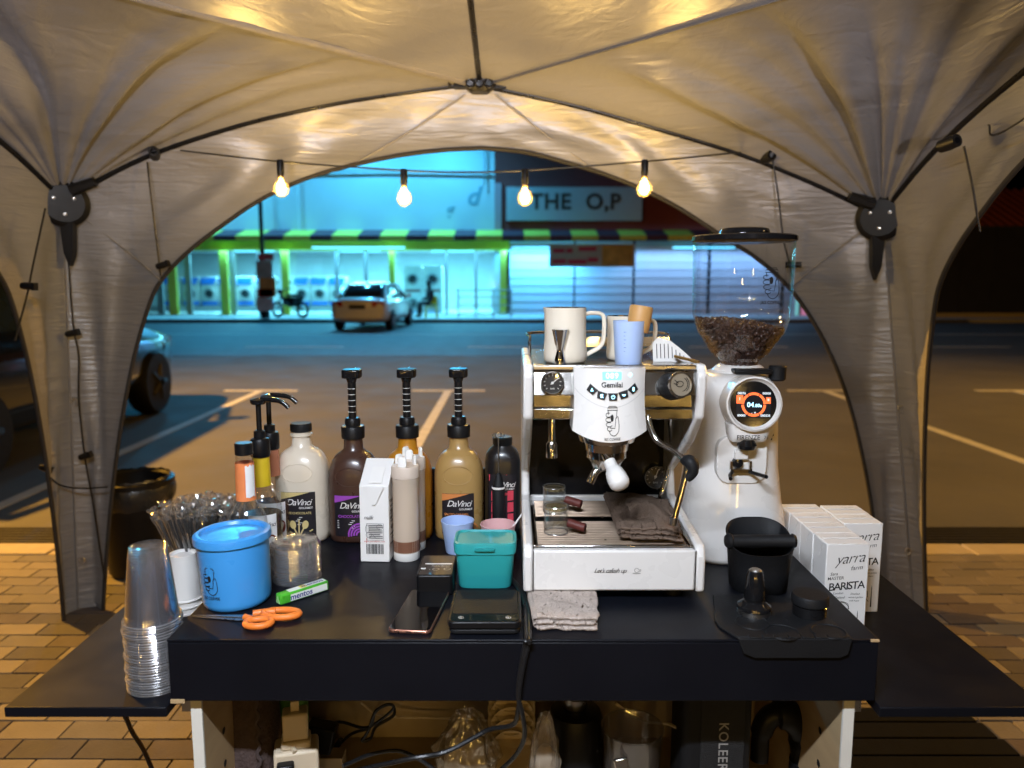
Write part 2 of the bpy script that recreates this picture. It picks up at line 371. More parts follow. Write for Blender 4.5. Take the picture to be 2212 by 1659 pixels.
for x in K(480, 525, 570, 615, 665, 755, 800, 845): copy_tree(w0, loc=D(x, 661, 33.2))
for x in K(1033, 1083): washer('tall stacked pair of dryers with two round dark doors', 'stacked dryers in the laundry shop', D(x, 683, 32.3) * 1, .78, 2.1, True)
ob('machine_plinth', bx(D(300, 661, 33.2).x, D(760, 661, 33.2).x, 33.1, 34, .15, D(400, 661, 33.2).z - .002), M['alu'], shop, world=True)
# red-walled shop to the right
sh2o = th('red_shop', 'dark red walled shop with white sign board and pale shutters', 'building', (4, FY, .13))
ob('upper_wall', fb(1068.5, 200, 1980, 515, FY, .3), M['redwall'], sh2o, world=True)
ob('corner_trim', fb(1069, 395, 1083, 497, FY - .1, .095), M['pinkwall'], sh2o, world=True)
for x0, x1 in ((1101, 1240), (1242, 1368), (1370, 1530), (1532, 1690), (1692, 1960)):
    s_ = ob('shutter', fb(x0, 521, x1, 686, FY + .02, .08), mat('pale_shutter_%d' % x0, (.50, .53, .58), .6, var=.1, vs=2), sh2o, world=True)
    for j in range(9): yy = 530 + j * 17; ob('shutter_rib', fb(x0 + 1, yy, x1 - 1, yy + 2.2, FY, .019), s_.data.materials[0], s_, world=True, smooth=False)
ob('lintel', fb(1100, 537, 1188, 545, FY - .1, .1), M['alu'], sh2o, world=True)
sg = th('shop_sign', 'long white sign board with dark capital letters on red wall', 'sign', D(1238, 476, FY - .25))
ob('board', fb(1094, 404, 1388, 476, FY - .25, .24), mat('sign_white', (.62, .60, .62), .5, var=.06), sg, world=True)
ob('lettering', xf(warp(text2('THE  O,P', .84, 0, .03, 1.08), lambda u, v: (u, 0, v)), D(1243, 437, FY - .256)), mat('sign_brown', (.09, .06, .05), .6), sg, world=True, smooth=False, kind='stuff')
bn = th('banner', 'red and yellow cloth banner hung under the striped awning', 'banner', D(1280, 577, FY - 1.1))
ob('cloth', fb(1186, 527, 1372, 577, FY - 1.1, .02), mat('banner_cloth', (.45, .33, .24), .7, var=.2, vs=2), bn, world=True)
ob('print_band', fb(1300, 529, 1368, 575, FY - 1.106, .004), mat('banner_food', (.55, .24, .04), .7, var=.6, vs=3), bn, world=True)
ob('lettering', merge(*[fb(x, y, x + ww, y + 9, FY - 1.108, .006) for x, y, ww in ((1194, 537, 26), (1223, 537, 14), (1250, 533, 38), (1193, 560, 30), (1227, 561, 40), (1270, 557, 22))]), mat('banner_red', (.55, .03, .06), .7), bn, world=True, kind='stuff')
# night light boxes seen past the grinder, and the dark hoarding on the right
for x0, x1, c, l in ((1716, 1728, (.25, .75, .8), 'cyan'), (1729, 1752, (.65, .25, .45), 'pink')):
    t = th('light_box', 'small %s lit box standing on the far pavement' % l, 'light box', D((x0 + x1) / 2, 688, 30.2))
    ob('housing', fb(x0, 622, x1, 688, 30.2, .4), M['alu'], t, world=True, bevel=.02); ob('lit_face', fb(x0 + 1, 626, x1 - 1, 684, 30.19, .008), glow('lit_' + l, c, .55), t, world=True)
hd = th('hoarding', 'dark navy hoarding of tall panels along the far kerb', 'hoarding', (22, 28.4, .13))
M['navy'] = mat('navy_sheet', (.022, .024, .05), .6, var=.3, vs=2)
for k in range(14): ob('panel', bx(15.2 + k * 1.22, 15.2 + k * 1.22 + 1.2, 28.4, 28.46, .13, 3.45), M['navy'], hd, world=True)
ob('foot_rail', bx(15.2, 32.3, 28.3, 28.39, .13, .3), M['kerb'], hd, world=True)
rr = th('tiled_roof_house', 'dark house with red tiled roof behind the navy hoarding', 'house', (24, 33, .13))
ob('wall', bx(16.2, 34, 33, 40, .13, 3.6), M['navy'], rr, world=True)
rf = ob('roof', prism([(32.3, 3.6), (36.5, 5.6), (40.7, 3.6)], 15.8, 34.4, 'x'), mat('red_roof_tile', (.28, .06, .035), .7, var=.3, vs=6), rr, world=True, smooth=False)
for k in range(45): ob('roof_tile', rod((15.9 + k * .41, 32.28, 3.63), (15.9 + k * .41, 36.5, 5.66), .07, 5), rf.data.materials[0], rf, world=True)

# ------------------------------------------------------------------ cars
def wheel(t, x, y, r, rim):
    s = 1 if x > 0 else -1
    wv = ob('wheel', xf(lathe([(r * .6, -.1), (r * .93, -.1), (r, -.06), (r, .06), (r * .93, .1), (r * .6, .1)], 28), rot=(0, R(90) * s, 0)), M['rubber'], t, loc=(x, y, r))
    g = [xf(lathe([(r * .62, .06), (r * .6, .085), (r * .54, .07), (.001, .05)], 24), rot=(0, R(90) * s, 0))]
    for k in range(5):
        a = 2 * PI * k / 5; g.append(tube([(s * .09, .04 * math.cos(a), .04 * math.sin(a)), (s * .085, r * .57 * math.cos(a), r * .57 * math.sin(a))], [.045, .03], 6))
    ob('rim', merge(*g), rim, wv)
def car(name, label, paint, loc, rz, plate):
    t = th(name, label, 'car', loc, rz)
    def sec(y, w, z0, z1, n=4.5): return [(p[0], y, p[1] + (z0 + z1) / 2) for p in [(q[0], q[1]) for q in ring(0, w, (z1 - z0) / 2, n, 28)]]
    ob('body', loft([sec(*s) for s in ((-2.2, .6, .42, .84), (-2.17, .74, .34, .9), (-2.05, .8, .27, .97), (-1.5, .85, .2, 1.0), (-.4, .87, .2, .98), (.8, .86, .2, .95), (1.5, .83, .22, .88), (1.95, .76, .26, .8), (2.15, .66, .34, .72), (2.2, .5, .4, .66))]), paint, t, ang=60)
    cs = ((-1.78, .68, .92, .99), (-1.15, .63, .92, 1.36), (-.5, .62, .92, 1.43), (.15, .62, .92, 1.42), (.55, .63, .92, 1.33), (1.3, .7, .88, .93))
    def csec(y, w, z0, z1):
        k = min(1, (z1 - z0) / .45); return [(-w - .08, y, z0), (-w - .06, y, z0 + .05 * k), (-w + .06, y, z1 - .06 * k), (-w + .16, y, z1), (w - .16, y, z1), (w - .06, y, z1 - .06 * k), (w + .06, y, z0 + .05 * k), (w + .08, y, z0)]
    ob('cabin_glass', loft([csec(*s) for s in cs]), M['door'], t, ang=60)
    ob('roof', loft([[(x * 1.0, y, z + .012) for x, z in ((-w + .03, z1 - .03), (-w + .16, z1), (w - .16, z1), (w - .03, z1 - .03), (w - .16, z1 - .03), (-w + .16, z1 - .03))] for y, w, z0, z1 in cs[1:5]]), paint, t, ang=60)
    for s in (-1, 1):
        ob('pillar', tube([(s * .74, -1.76, .98), (s * .6, -1.1, 1.36), (s * .6, .5, 1.36), (s * .74, 1.3, .93)], .035, 6), paint, t)
        ob('tail_light', xf(bx(-.17, .17, -.03, .03, -.08, .08), (s * .6, -2.16, .8), (0, 0, s * .25)), mat('red_lens_' + name + str(s), (.35, .01, .01), .2), t, bevel=.02)
        ob('headlight', xf(bx(-.18, .18, -.05, .05, -.06, .06), (s * .56, 2.08, .66), (0, 0, -s * .45)), M['glass'], t, bevel=.02)
        ob('door_handle', bx(s * .868 - .02, s * .868 + .02, -.62, -.42, .80, .83), paint, t, bevel=.008)
        ob('mirror', xf(lathe([(.001, -.09), (.07, -.06), (.08, 0), (.06, .05), (.001, .06)], 12), (s * .93, .75, 1.0), (R(90), 0, 0)), paint, t)
        for y in (-1.32, 1.34): wheel(t, s * .78, y, .31, M['alu'] if 'white' in label else M['iron'])
    ob('bumper', bx(-.7, .7, -2.24, -2.1, .36, .5), paint, t, bevel=.04); ob('number_plate', bx(-.24, .24, -2.215, -2.19, .66, .78), plate, t)
    return t
car('parked_car', 'white sedan parked across the road, seen from behind', mat('white_car_paint', (.72, .72, .70), .25, coat=1, var=.04), (-4.35, 24.6, .006), R(-4), mat('plate_black', (.02, .02, .02), .5))
car('parked_car', 'dark car parked beside the tent leg', mat('black_car_paint', (.01, .012, .016), .14, coat=1, var=.05), (-4.95, 7.05, 0), R(2), mat('plate_white', (.6, .6, .6), .5)).scale = (1.15, 1.15, 1.15)

# ------------------------------------------------------------------ pole, motorbike, person, railing, bin
pt = th('poster_pole', 'dark street pole wrapped in red and white posters', 'pole', D(573, 694, 27.7))
p0 = D(573, 694, 27.7); xx = p0.x
ob('shaft', rod((xx, 27.7, .13), (xx, 27.7, 5.5), .075), M['iron'], pt, world=True); ob('base', rod((xx, 27.7, .13), (xx, 27.7, .95), .17, 16), M['black'], pt, world=True)
for y0, y1, c, dx in ((548, 562, (.5, .1, .14), 0), (563, 600, (.4, .45, .48), -2), (600, 640, (.6, .3, .1), 5), (624, 642, (.55, .05, .05), 0), (643, 672, (.6, .5, .52), -1)):
    ob('poster', fb(556 + dx, y0, 590 + dx, y1, 27.5, .03), mat('poster_%d' % y0, c, .7, var=.5, vs=5), pt, world=True)
mb = th('motorbike', 'dark small motorbike standing beside the poster pole', 'motorbike', (D(628, 692, 28.2).x, 28.2, .13), R(62))
def torus(rr, r, c, ax): return tube([Vector(c) + Vector((rr * math.cos(2 * PI * k / 24) if ax != 'x' else 0, 0 if ax != 'x' else rr * math.cos(2 * PI * k / 24), rr * math.sin(2 * PI * k / 24))) for k in range(24)], r, 8, True)
for y in (-.6, .62): ob('wheel', torus(.25, .05, (0, y, .3), 'x'), M['rubber'], mb)
ob('frame', merge(tube(cr([(0, .62, .3), (0, .45, .75), (0, .35, 1.0)]), .035), tube(cr([(0, .4, .8), (0, .1, .45), (0, -.3, .45), (0, -.6, .3)]), .05)), M['iron'], mb)
ob('body', sloft([(.45, .1, .3, 3), (.6, .14, .45, 3, 0, -.1), (.75, .13, .5, 3, 0, -.2)], 20), M['blackgloss'], mb)
ob('seat', xf(sloft([(0, .1, .38, 3), (.06, .13, .4, 3), (.1, .1, .36, 3)], 20), (0, -.25, .76)), M['rubber'], mb)
ob('handlebar', tube(cr([(-.33, .22, 1.05), (-.1, .33, 1.02), (.1, .33, 1.02), (.33, .22, 1.05)]), .02), M['black'], mb)
for s in (-1, 1): ob('mirror', merge(rod((s * .25, .28, 1.04), (s * .3, .26, 1.25), .01), xf(lathe([(.001, -.02), (.06, 0), (.001, .02)], 12), (s * .3, .26, 1.29), (R(90), 0, 0))), M['black'], mb)
ob('headlight', xf(lathe([(.001, -.06), (.09, 0), (.1, .06), (.001, .09)], 16), (0, .46, .95), (R(-90), 0, 0)), M['black'], mb)
M['yplastic'] = mat('yellow_plastic', (.75, .58, .03), .45)
pc = D(932, 690, 28.0); ch = th('plastic_chair', 'bright yellow plastic chair by the laundry window', 'chair', (pc.x, 28.0, .13))
ob('seat', bx(-.2, .2, -.2, .2, .4, .44), M['yplastic'], ch, bevel=.015); ob('backrest', bx(-.2, .2, .18, .22, .5, .8), M['yplastic'], ch, bevel=.015)
for sx in (-1, 1):
    for sy in (-1, 1): ob('leg', rod((sx * .17, sy * .17, .8 if sy > 0 else .4), (sx * .21, sy * .21, 0), .02, 8), M['yplastic'], ch)
# seated person: one continuous skinned body
def skin(name, joints, edges, m, root=0, parent=None, loc=(0, 0, 0), rz=0):
    me = bpy.data.meshes.new(name); me.from_pydata([j[:3] for j in joints], edges, []); me.materials.append(m)
    o = link(bpy.data.objects.new(name, me)); o.location = loc; o.rotation_euler = (0, 0, rz)
    if parent: o.parent = parent
    md = o.modifiers.new('skin', 'SKIN'); md.use_smooth_shade = True
    if not me.skin_vertices: me.attributes  # created by the modifier
    for i, v in enumerate(me.skin_vertices[0].data): v.radius = joints[i][3] if isinstance(joints[i][3], tuple) else (joints[i][3],) * 2; v.use_root = i == root
    s = o.modifiers.new('sub', 'SUBSURF'); s.levels = 1; s.render_levels = 2
    return o
J = [(0, 0, .56, (.15, .12)), (0, .02, .75, (.15, .1)), (0, -.03, .98, (.17, .1)), (0, -.05, 1.08, .06), (0, -.07, 1.16, (.075, .085)), (0, -.09, 1.27, (.08, .095)),
     (-.2, -.04, 1.0, .06), (-.25, -.1, .75, .045), (-.14, -.32, .66, .035), (.2, -.04, 1.0, .06), (.25, -.1, .75, .045), (.14, -.32, .66, .035),
     (-.1, -.1, .53, .09), (-.12, -.42, .55, .07), (-.12, -.45, .1, .045), (-.12, -.58, .05, .045), (.1, -.1, .53, .09), (.12, -.42, .55, .07), (.12, -.4, .1, .045), (.12, -.53, .05, .045)]
E = [(0, 1), (1, 2), (2, 3), (3, 4), (4, 5), (2, 6), (6, 7), (7, 8), (2, 9), (9, 10), (10, 11), (0, 12), (12, 13), (13, 14), (14, 15), (0, 16), (16, 17), (17, 18), (18, 19)]
me0 = bpy.data.meshes.new('probe')
pe_ = th('person', 'person in dark clothes sitting on the yellow plastic chair', 'person', (pc.x, 27.93, .13), R(-70))
def try_skin():
    try: return skin('body', J, E, mat('dark_clothes', (.03, .03, .035), .8), 0, pe_)
    except Exception as ex: print('skin fallback', ex)
try_skin()
ob('hair', xf(lathe([(.001, .1), (.07, .08), (.095, .02), (.09, -.04), (.07, -.06)], 16), (0, -.075, 1.27)), M['black'], pe_)
ra = th('railing', 'low grey metal railing in front of the shop corner', 'railing', (D(1040, 692, 28.6).x, 28.6, .13))
x0, x1 = D(990, 690, 28.6).x, D(1104, 690, 28.6).x
for z in (.15, .45, .75, 1.0): ob('rail', rod((x0, 28.6, .13 + z), (x1, 28.6, .13 + z), .02, 8), M['alu'], ra, world=True)
for k in range(4): xk = x0 + (x1 - x0) * k / 3; ob('rail_post', rod((xk, 28.6, .13), (xk, 28.6, 1.18), .03, 8), M['alu'], ra, world=True)
b0 = P(268, 1262, PT); bi = th('rubbish_bin', 'round black plastic rubbish bin with bag over rim behind the tent leg', 'bin', (b0.x, b0.y + .16, PT))
hb = zat(1035, b0.y + .16) - PT
ob('body', lathe([(.12, 0), (.135, .02), (.165, hb), (.155, hb), (.13, .03)], 32, True, False), M['black'], bi); ob('rim', lathe([(.165, hb - .03), (.178, hb - .02), (.178, hb + .005), (.16, hb + .012), (.15, hb)], 32, False, False), M['black'], bi)
ob('bag', grid(48, 6, lambda u, v: ((.16 + .024 * math.sin(v * PI)) * math.cos(u * 2 * PI), (.16 + .024 * math.sin(v * PI)) * math.sin(u * 2 * PI), hb + .02 - .14 * v + .012 * noise.noise((u * 30, v * 5, 2)))), mat('bin_bag', (.02, .022, .025), .25, bump=.8, bs=30), bi)
M['deckp'] = mat('matt_black_deck', (.004, .004, .0045), .8, spec=.08, bump=.2, bs=150)
dk = th('slatted_deck', 'black slatted plastic deck lying on the paving beside the cart', 'deck', (1.32, 1.95, PT))
for k in range(9): ob('slat', bx(-.36 if k > 6 else -.36, .13 + .012 * k, .36 - k * .085 - .08, .36 - k * .085, .02, .038), M['deckp'], dk, bevel=.004)
for x in (-.3, 0, .1): ob('bearer', bx(x - .02, x + .02, -.4, .36, 0, .019), M['rubber'], dk)

# ------------------------------------------------------------------ street lamps (outside the view)
def street_lamp(label, loc, tgt, e, col, h):
    t = th('street_lamp', label, 'street lamp', loc); d = (Vector(tgt) - Vector(loc)).normalized()
    dd = Vector((d.x, d.y, 0)).normalized()
    ob('mast', tube([(0, 0, 0), (0, 0, h * .95), tuple(dd * .5 + Vector((0, 0, h)))], [.09, .06, .04], 10), M['alu'], t)
    hd_ = ob('lamp_head', xf(sloft([(-.05, .28, .13, 4), (.03, .3, .15, 4), (.1, .2, .09, 3)], 24), rot=(0, 0, math.atan2(dd.y, dd.x))), M['alu'], t, loc=tuple(dd * .75 + Vector((0, 0, h))))
    q = (Vector(tgt) - Vector(loc) - Vector((0, 0, h))).to_track_quat('-Z', 'Y').to_euler()
    lamp('lamp_light', 'SPOT', e, col, hd_, (0, 0, -.1), q, spot_size=R(135), spot_blend=1.0, shadow_soft_size=.12)
SOD = (1.0, .48, .06)
street_lamp('tall sodium street lamp on the left of the parking bays', (-8.2, 6.4, 0), (-1, 8, 0), 12500, SOD, 5.9)
street_lamp('added sodium street lamp evening out the light on the right bays', (12.5, 7.5, 0), (3, 8, 0), 4600, SOD, 6.0)  # second lamp added to even out the lot's light
# ------------------------------------------------------------------ tent
BY = 3.10; FYT = -.45
HL, HR, HC = D(138, 440, BY), D(1905, 470, BY), D(1037, 186, BY)
FL, FR = Vector((-1.86, 3.14, PT)), Vector((1.72, 3.14, PT))
cxm = (HL.x + HR.x) / 2; CYT = (BY + FYT) / 2
zhub = (HL.z + HR.z) / 2
HFL, HFR = Vector((HL.x, FYT, zhub)), Vector((HR.x, FYT, zhub)); FFL, FFR = Vector((FL.x, FYT - .04, PT)), Vector((FR.x, FYT - .04, PT))
tent = th('shelter_tent', 'grey domed shelter tent with black arched poles over the coffee cart', 'tent', (cxm, CYT, PT))
M['fabric'] = mat('silver_grey_tent_fabric', (.245, .243, .252), .40, metal=.35, var=.10, vs=3, rvar=.06)
t_ = M['fabric'].node_tree; b_ = t_.nodes['Principled BSDF']; tcn = [n for n in t_.nodes if n.type == 'TEX_COORD'][0]
def crease(rot, sca, s, strength, dist, prev=None):
    mp = t_.nodes.new('ShaderNodeMapping'); mp.inputs['Rotation'].default_value = rot; mp.inputs['Scale'].default_value = sca
    n = t_.nodes.new('ShaderNodeTexNoise'); n.inputs['Scale'].default_value = s; n.inputs['Detail'].default_value = 4; n.inputs['Distortion'].default_value = .9
    bp = t_.nodes.new('ShaderNodeBump'); bp.inputs['Strength'].default_value = strength; bp.inputs['Distance'].default_value = dist
    t_.links.new(tcn.outputs['Object'], mp.inputs[0]); t_.links.new(mp.outputs[0], n.inputs['Vector']); t_.links.new(n.outputs['Fac'], bp.inputs['Height'])
    if prev: t_.links.new(prev.outputs[0], bp.inputs['Normal'])
    return bp
c1 = crease((0, R(9), 0), (1.6, 1.6, 12), 3.2, .4, .016); c2 = crease((0, R(-25), R(20)), (8, 4, 5), 3, .12, .008, c1); c3 = crease((0, 0, 0), (1, 1, 1), 160, .12, .002, c2)
t_.links.new(c3.outputs[0], b_.inputs['Normal'])
M['pole'] = mat('black_pole', (.005, .005, .006), .3, var=.15, spec=.3); M['trim'] = mat('black_binding', (.014, .013, .014), .7, bump=.3, bs=300)
M['seam'] = mat('seam_tape', (.19, .18, .175), .5, metal=.2, bump=.6, bs=250)
poleL = [HL] + [D(x, y, BY) for x, y in ((195, 400), (330, 333), (520, 270), (700, 228), (870, 200), (1000, 184))] + [HC]
poleR = [HC] + [D(x, y, BY) for x, y in ((1075, 192), (1250, 230), (1430, 281), (1600, 333), (1750, 393), (1865, 448))] + [HR]
TRL = ((222, 1400), (224, 1300), (234, 1150), (250, 1000), (268, 880), (290, 770), (320, 665), (348, 606), (405, 545), (480, 487), (560, 433), (650, 390), (740, 362), (850, 338), (950, 325), (1040, 320))
TRR = ((1040, 320), (1130, 328), (1220, 350), (1330, 385), (1450, 440), (1560, 510), (1640, 562), (1705, 622), (1760, 700), (1805, 790), (1840, 890), (1868, 1010), (1886, 1120), (1897, 1230), (1903, 1330))
trL = [Vector((FL.x + .16, 3.13, PT))] + [D(x, y, BY + .02) for x, y in TRL]; trR = [D(x, y, BY + .02) for x, y in TRR] + [Vector((FR.x - .16, 3.13, PT))]
kL, kR = 7, 7                                  # index where the diagonal seam lands
def wall(T0, T1, T2, T3, T4, pl, pr, tl, tr, kl, krr, out):
    n1, n2, nv = 26, 40, 14
    leg0 = resamp([T0, T0.lerp(T1, .5) + out * .0, T1], n1); leg1 = resamp([T3, T4], n1)
    top = leg0[:-1] + resamp(cr(pl, 6), n2)[:-1] + resamp(cr(pr, 6), n2)[:-1] + leg1
    bot = resamp(cr(tl[:kl + 1], 6), n1)[:-1] + resamp(cr(tl[kl:], 6), n2)[:-1] + resamp(cr(tr[:krr + 1], 6), n2)[:-1] + resamp(cr(tr[krr:], 6), n1)
    N = len(top)
    def f(u, v):
        i = min(N - 1, int(round(u * (N - 1)))); p = top[i].lerp(bot[i], v); e = math.sin(PI * v)
        wv = noise.noise((p.x * 5 + p.y * 5, 3, p.z * 7)) * .011 + .03 + .010 * math.sin(u * 60 + 7 * noise.noise((u * 9, v * 2, 1)))
        return p + out * wv * e
    return grid(N - 1, nv, f), top, bot
OUT = Vector((0, 1, 0))
g, top, bot = wall(FL, HL, HC, HR, FR, poleL, poleR, trL, trR, kL + 1, kR, OUT)
ob('wall_panel', g, M['fabric'], tent, world=True, ang=180)
ob('edge_binding', tube(cr(trL, 5)[:-1] + cr(trR, 5), .0085, 8), M['trim'], tent, world=True)
ob('arch_pole', tube(cr(poleL, 6), .0105, 10), M['pole'], tent, world=True); ob('arch_pole', tube(cr(poleR, 6), .0105, 10), M['pole'], tent, world=True)
# other three sides follow the back side's shape
def cline(h, f, z): return f.lerp(h, (z - f.z) / (h.z - f.z))
def norm(p, zhL=None):
    a, b = cline(HL, FL, p.z), cline(HR, FR, p.z); return (p.x - a.x) / (b.x - a.x)
npole = [((p.x - HL.x) / (HR.x - HL.x), (p.z - HL.z) / (HC.z - HL.z)) for p in poleL]
smid = npole[-1][0]
npole = [(s / smid * .5, h) for s, h in npole]; ntr = [(norm(p) / norm(trL[-1]) * .5, p.z) for p in trL]
def side(h0, f0, h1, f1, out):
    zc = HC.z; mid = (h0 + h1) / 2; mid.z = zc
    pa = [h0.lerp(h1, s) * 1 for s, h in npole]; pb = [h0.lerp(h1, 1 - s) for s, h in npole]
    for p, (s, h) in zip(pa, npole): p.z = h0.z + (zc - h0.z) * h
    for p, (s, h) in zip(pb, npole): p.z = h1.z + (zc - h1.z) * h
    pa[-1] = mid.copy(); pb[-1] = mid.copy()
    def tp(s, z): return cline(h0, f0, z).lerp(cline(h1, f1, z), s)
    ta = [tp(s, z) for s, z in ntr]; tb = [tp(1 - s, z) for s, z in ntr]
    g, tt, bb = wall(f0, h0, mid, h1, f1, pa, pb[::-1], ta, tb[::-1], kL + 1, len(tb) - 1 - (kL + 1), out)
    ob('wall_panel', g, M['fabric'], tent, world=True, ang=180)
    ob('edge_binding', tube(cr(ta, 4)[:-1] + cr(tb[::-1], 4), .0085, 8), M['trim'], tent, world=True)
    for pp in (pa, pb): ob('arch_pole', tube(cr(pp, 6), .0105, 10), M['pole'], tent, world=True)
    return pa, pb, mid, ta, tb
SL = side(HL, FL, HFL, FFL, Vector((-1, 0, 0))); SR = side(HR, FR, HFR, FFR, Vector((1, 0, 0))); SF = side(HFL, FFL, HFR, FFR, Vector((0, -1, 0)))
PEAK = Vector((HC.x * .5 + cxm * .5, CYT, HC.z + .34)); UPV = Vector((0, 0, 1))
def corner(p1, p2, sd):                      # roof between two half arches that leave one corner hub
    n = 46; a, b = resamp(cr(p1, 6), n + 1), resamp(cr(p2, 6), n + 1)
    ph = [random.Random(sd * 31 + k).uniform(0, 6.28) for k in range(6)]
    def f(u, v):
        i = min(n, int(round(v * n))); p = a[i].lerp(b[i], u); e = math.sin(PI * u)
        fold = sum(math.sin(u * k * 2 * PI + ph[j] + 2.0 * noise.noise((u * 3, sd, v * 2))) * am for j, (k, am) in enumerate(((3.2, .8), (6.1, .8), (9.7, .55), (14.3, .3))))
        fold = fold * (v ** .8) * (1 - v) ** .9 * .08 * min(1, e * 2)
        big = .05 * e * math.sin(PI * v * .9)
        sm = .006 * noise.noise((p.x * 9, p.y * 9, p.z * 4)) * e * v
        return p + UPV * (big + fold + sm)
    return grid(n, n, f), a[-1], b[-1]
def rev(l): return list(l)
CR = [(poleL, SL[0]), (poleR[::-1], SR[0]), (SF[0], SL[1]), (SF[1], SR[1])]
for k, (a_, b_2) in enumerate(CR):
    g, s1, s2 = corner(rev(a_), rev(b_2), k + 1)
    ob('roof_panel', g, M['fabric'], tent, world=True, ang=180)
    def tri(u, v, s1=s1, s2=s2): p = s1.lerp(s2, u).lerp(PEAK, v); return p + UPV * (.05 * math.sin(PI * u) * (1 - v) * v * 4 * .5 + .008 * noise.noise((p.x * 6, p.y * 6, 4)) * math.sin(PI * u))
    ob('roof_panel', grid(30, 30, tri), M['fabric'], tent, world=True, ang=180)
    ob('roof_seam', tube([s1.lerp(s2, i / 30) + Vector((0, 0, -.002)) for i in range(31)], .012, 6, flat=.25), M['seam'], tent, world=True)
for q in (HC, SL[2], SR[2], SF[2]): ob('ridge_pole', tube([q, q.lerp(PEAK, .5) + Vector((0, 0, -.0)), PEAK], .0105, 10), M['pole'], tent, world=True)
# seams on the back side
def nearest(px, py): return D(px, py, BY - .012)
for a_, b_2 in (((300, 520), (300, 520)),): pass
n1, n2 = 26, 40
def seam(pts, r=.0035): ob('wall_seam', tube(pts, r, 6), M['seam'], tent, world=True)
def vline(i, off=.0): return [top[i].lerp(bot[i], k / 14) + OUT * (.03 * math.sin(PI * k / 14) - .006) for k in range(15)]
seam(vline(n1 - 1)); seam(vline(len(top) - n1))
for (xa, ya), (xb, yb) in (((1005, 205), (765, 355)), ((1070, 205), (1290, 372))): seam([D(xa, ya, BY).lerp(D(xb, yb, BY + .02), k / 10) + OUT * (.03 * math.sin(PI * k / 10) - .004) for k in range(11)])
for h, f in ((HL, FL), (HR, FR)): seam([h.lerp(f, k / 8) + Vector((0, -.006, 0)) for k in range(1, 9)], .004)
# hubs
def hub(h, inx):
    ax = Vector((inx * .52, -.85, -.08)).normalized(); q = ax.to_track_quat('Z', 'Y').to_euler()
    c = h + ax * .055
    d = ob('corner_hub', merge(xf(lathe([(.001, -.03), (.083, -.03), (.09, -.02), (.09, 0), (.072, .012), (.07, .016), (.001, .016)], 36), c, q), *[tube([c + Vector((s * .03, 0, .05)), c + Vector((s * .12, .01, .085))], [.024, .019], 8) for s in (-1, 1)]), M['black'], tent, world=True)
    u = Vector((ax.y, -ax.x, 0)).normalized(); vv = ax.cross(u)
    for a in (90, 210, 330): ob('screw', xf(lathe([(.007, 0), (.006, .004), (.001, .005)], 10), c + ax * .016 + (u * math.cos(R(a)) + vv * math.sin(R(a))) * .04, q), M['steel'], d, world=True)
    ob('leg_sleeve', prism([(c.x - .026, c.z - .07), (c.x + .026, c.z - .07), (c.x + .018, c.z - .19), (c.x, c.z - .24), (c.x - .018, c.z - .19)], c.y - .0, c.y + .03), M['black'], d, world=True)
    ob('leg_pole', tube([h + Vector((0, .025, -.1)), (f_ := (FL if inx > 0 else FR)) + Vector((0, .02, .0))], .012, 10), M['pole'], tent, world=True)
hub(HL, 1); hub(HR, -1)
hc = ob('ridge_hub', merge(xf(sloft([(-.03, .035, .03, 3), (-.01, .06, .045, 3), (.02, .075, .05, 3), (.035, .05, .04, 3)], 24), HC + Vector((0, -.02, 0))), bx(HC.x - .1, HC.x - .05, HC.y - .035, HC.y + .01, HC.z - .012, HC.z + .016), bx(HC.x + .05, HC.x + .1, HC.y - .035, HC.y + .01, HC.z - .016, HC.z + .012)), M['black'], tent, world=True)
for dx in (-.035, 0, .035): ob('socket', xf(lathe([(.018, 0), (.018, .012), (.012, .014), (.012, .004), (.001, .004)], 14), HC + Vector((dx, -.066, -.006)), (R(90), 0, 0)), M['blackgloss'], hc, world=True)
ob('fabric_flap', grid(16, 4, lambda u, v: HC + Vector((-.12 + .24 * u, -.02 - .03 * v, .035 + .02 * v + .012 * math.sin(u * 14) - .05 * (2 * u - 1) ** 2))), M['trim'], hc, world=True)
# drawcords with toggles hanging on the back side and legs
def clipm(p, rz, parent, s=1.0): ob('toggle', xf(merge(xf(lathe([(.010, -.02), (.012, -.01), (.012, .01), (.010, .02)], 12), rot=(0, R(90), 0)), bx(.018, .026, -.012, .012, -.012, .012)), p, (0, rz, 0), (s, s, s)), M['black'], parent, world=True)
def cord(pts, tog=(), r=.0035):
    o = ob('tie_cord', tube(cr(pts, 6), r, 6), M['black'], tent, world=True)
    for p in tog: clipm(p, rnd.uniform(-.4, .4), o, 1.1)
Yc = BY - .025
cord([D(x, y, Yc) for x, y in ((318, 350), (327, 430), (338, 520), (347, 598))], [D(350, 573, Yc - .01)])
cord([D(x, y, Yc) for x, y in ((145, 450), (148, 560), (158, 700), (170, 770), (170, 860), (183, 985), (200, 1080), (215, 1180), (226, 1250))], [D(155, 720, Yc - .01), D(183, 985, Yc - .01)])
cord([D(x, y, Yc - .05) for x, y in ((96, 1015), (125, 1045), (170, 1055), (232, 1052))], [D(98, 1012, Yc - .05)])
cord([D(98, 450, 2.84), D(70, 580, 2.76), D(58, 640, 2.7), D(32, 735, 2.62)], [D(60, 618, 2.7)])
cord([D(x, y, Yc) for x, y in ((1668, 338), (1682, 430), (1692, 515), (1706, 570), (1712, 600))])
ob('pole_end', xf(lathe([(.012, -.03), (.012, .03), (.008, .03), (.008, .01)], 12, True, False), D(1714, 572, Yc - .01), (0, R(90), R(-20))), M['black'], tent, world=True)
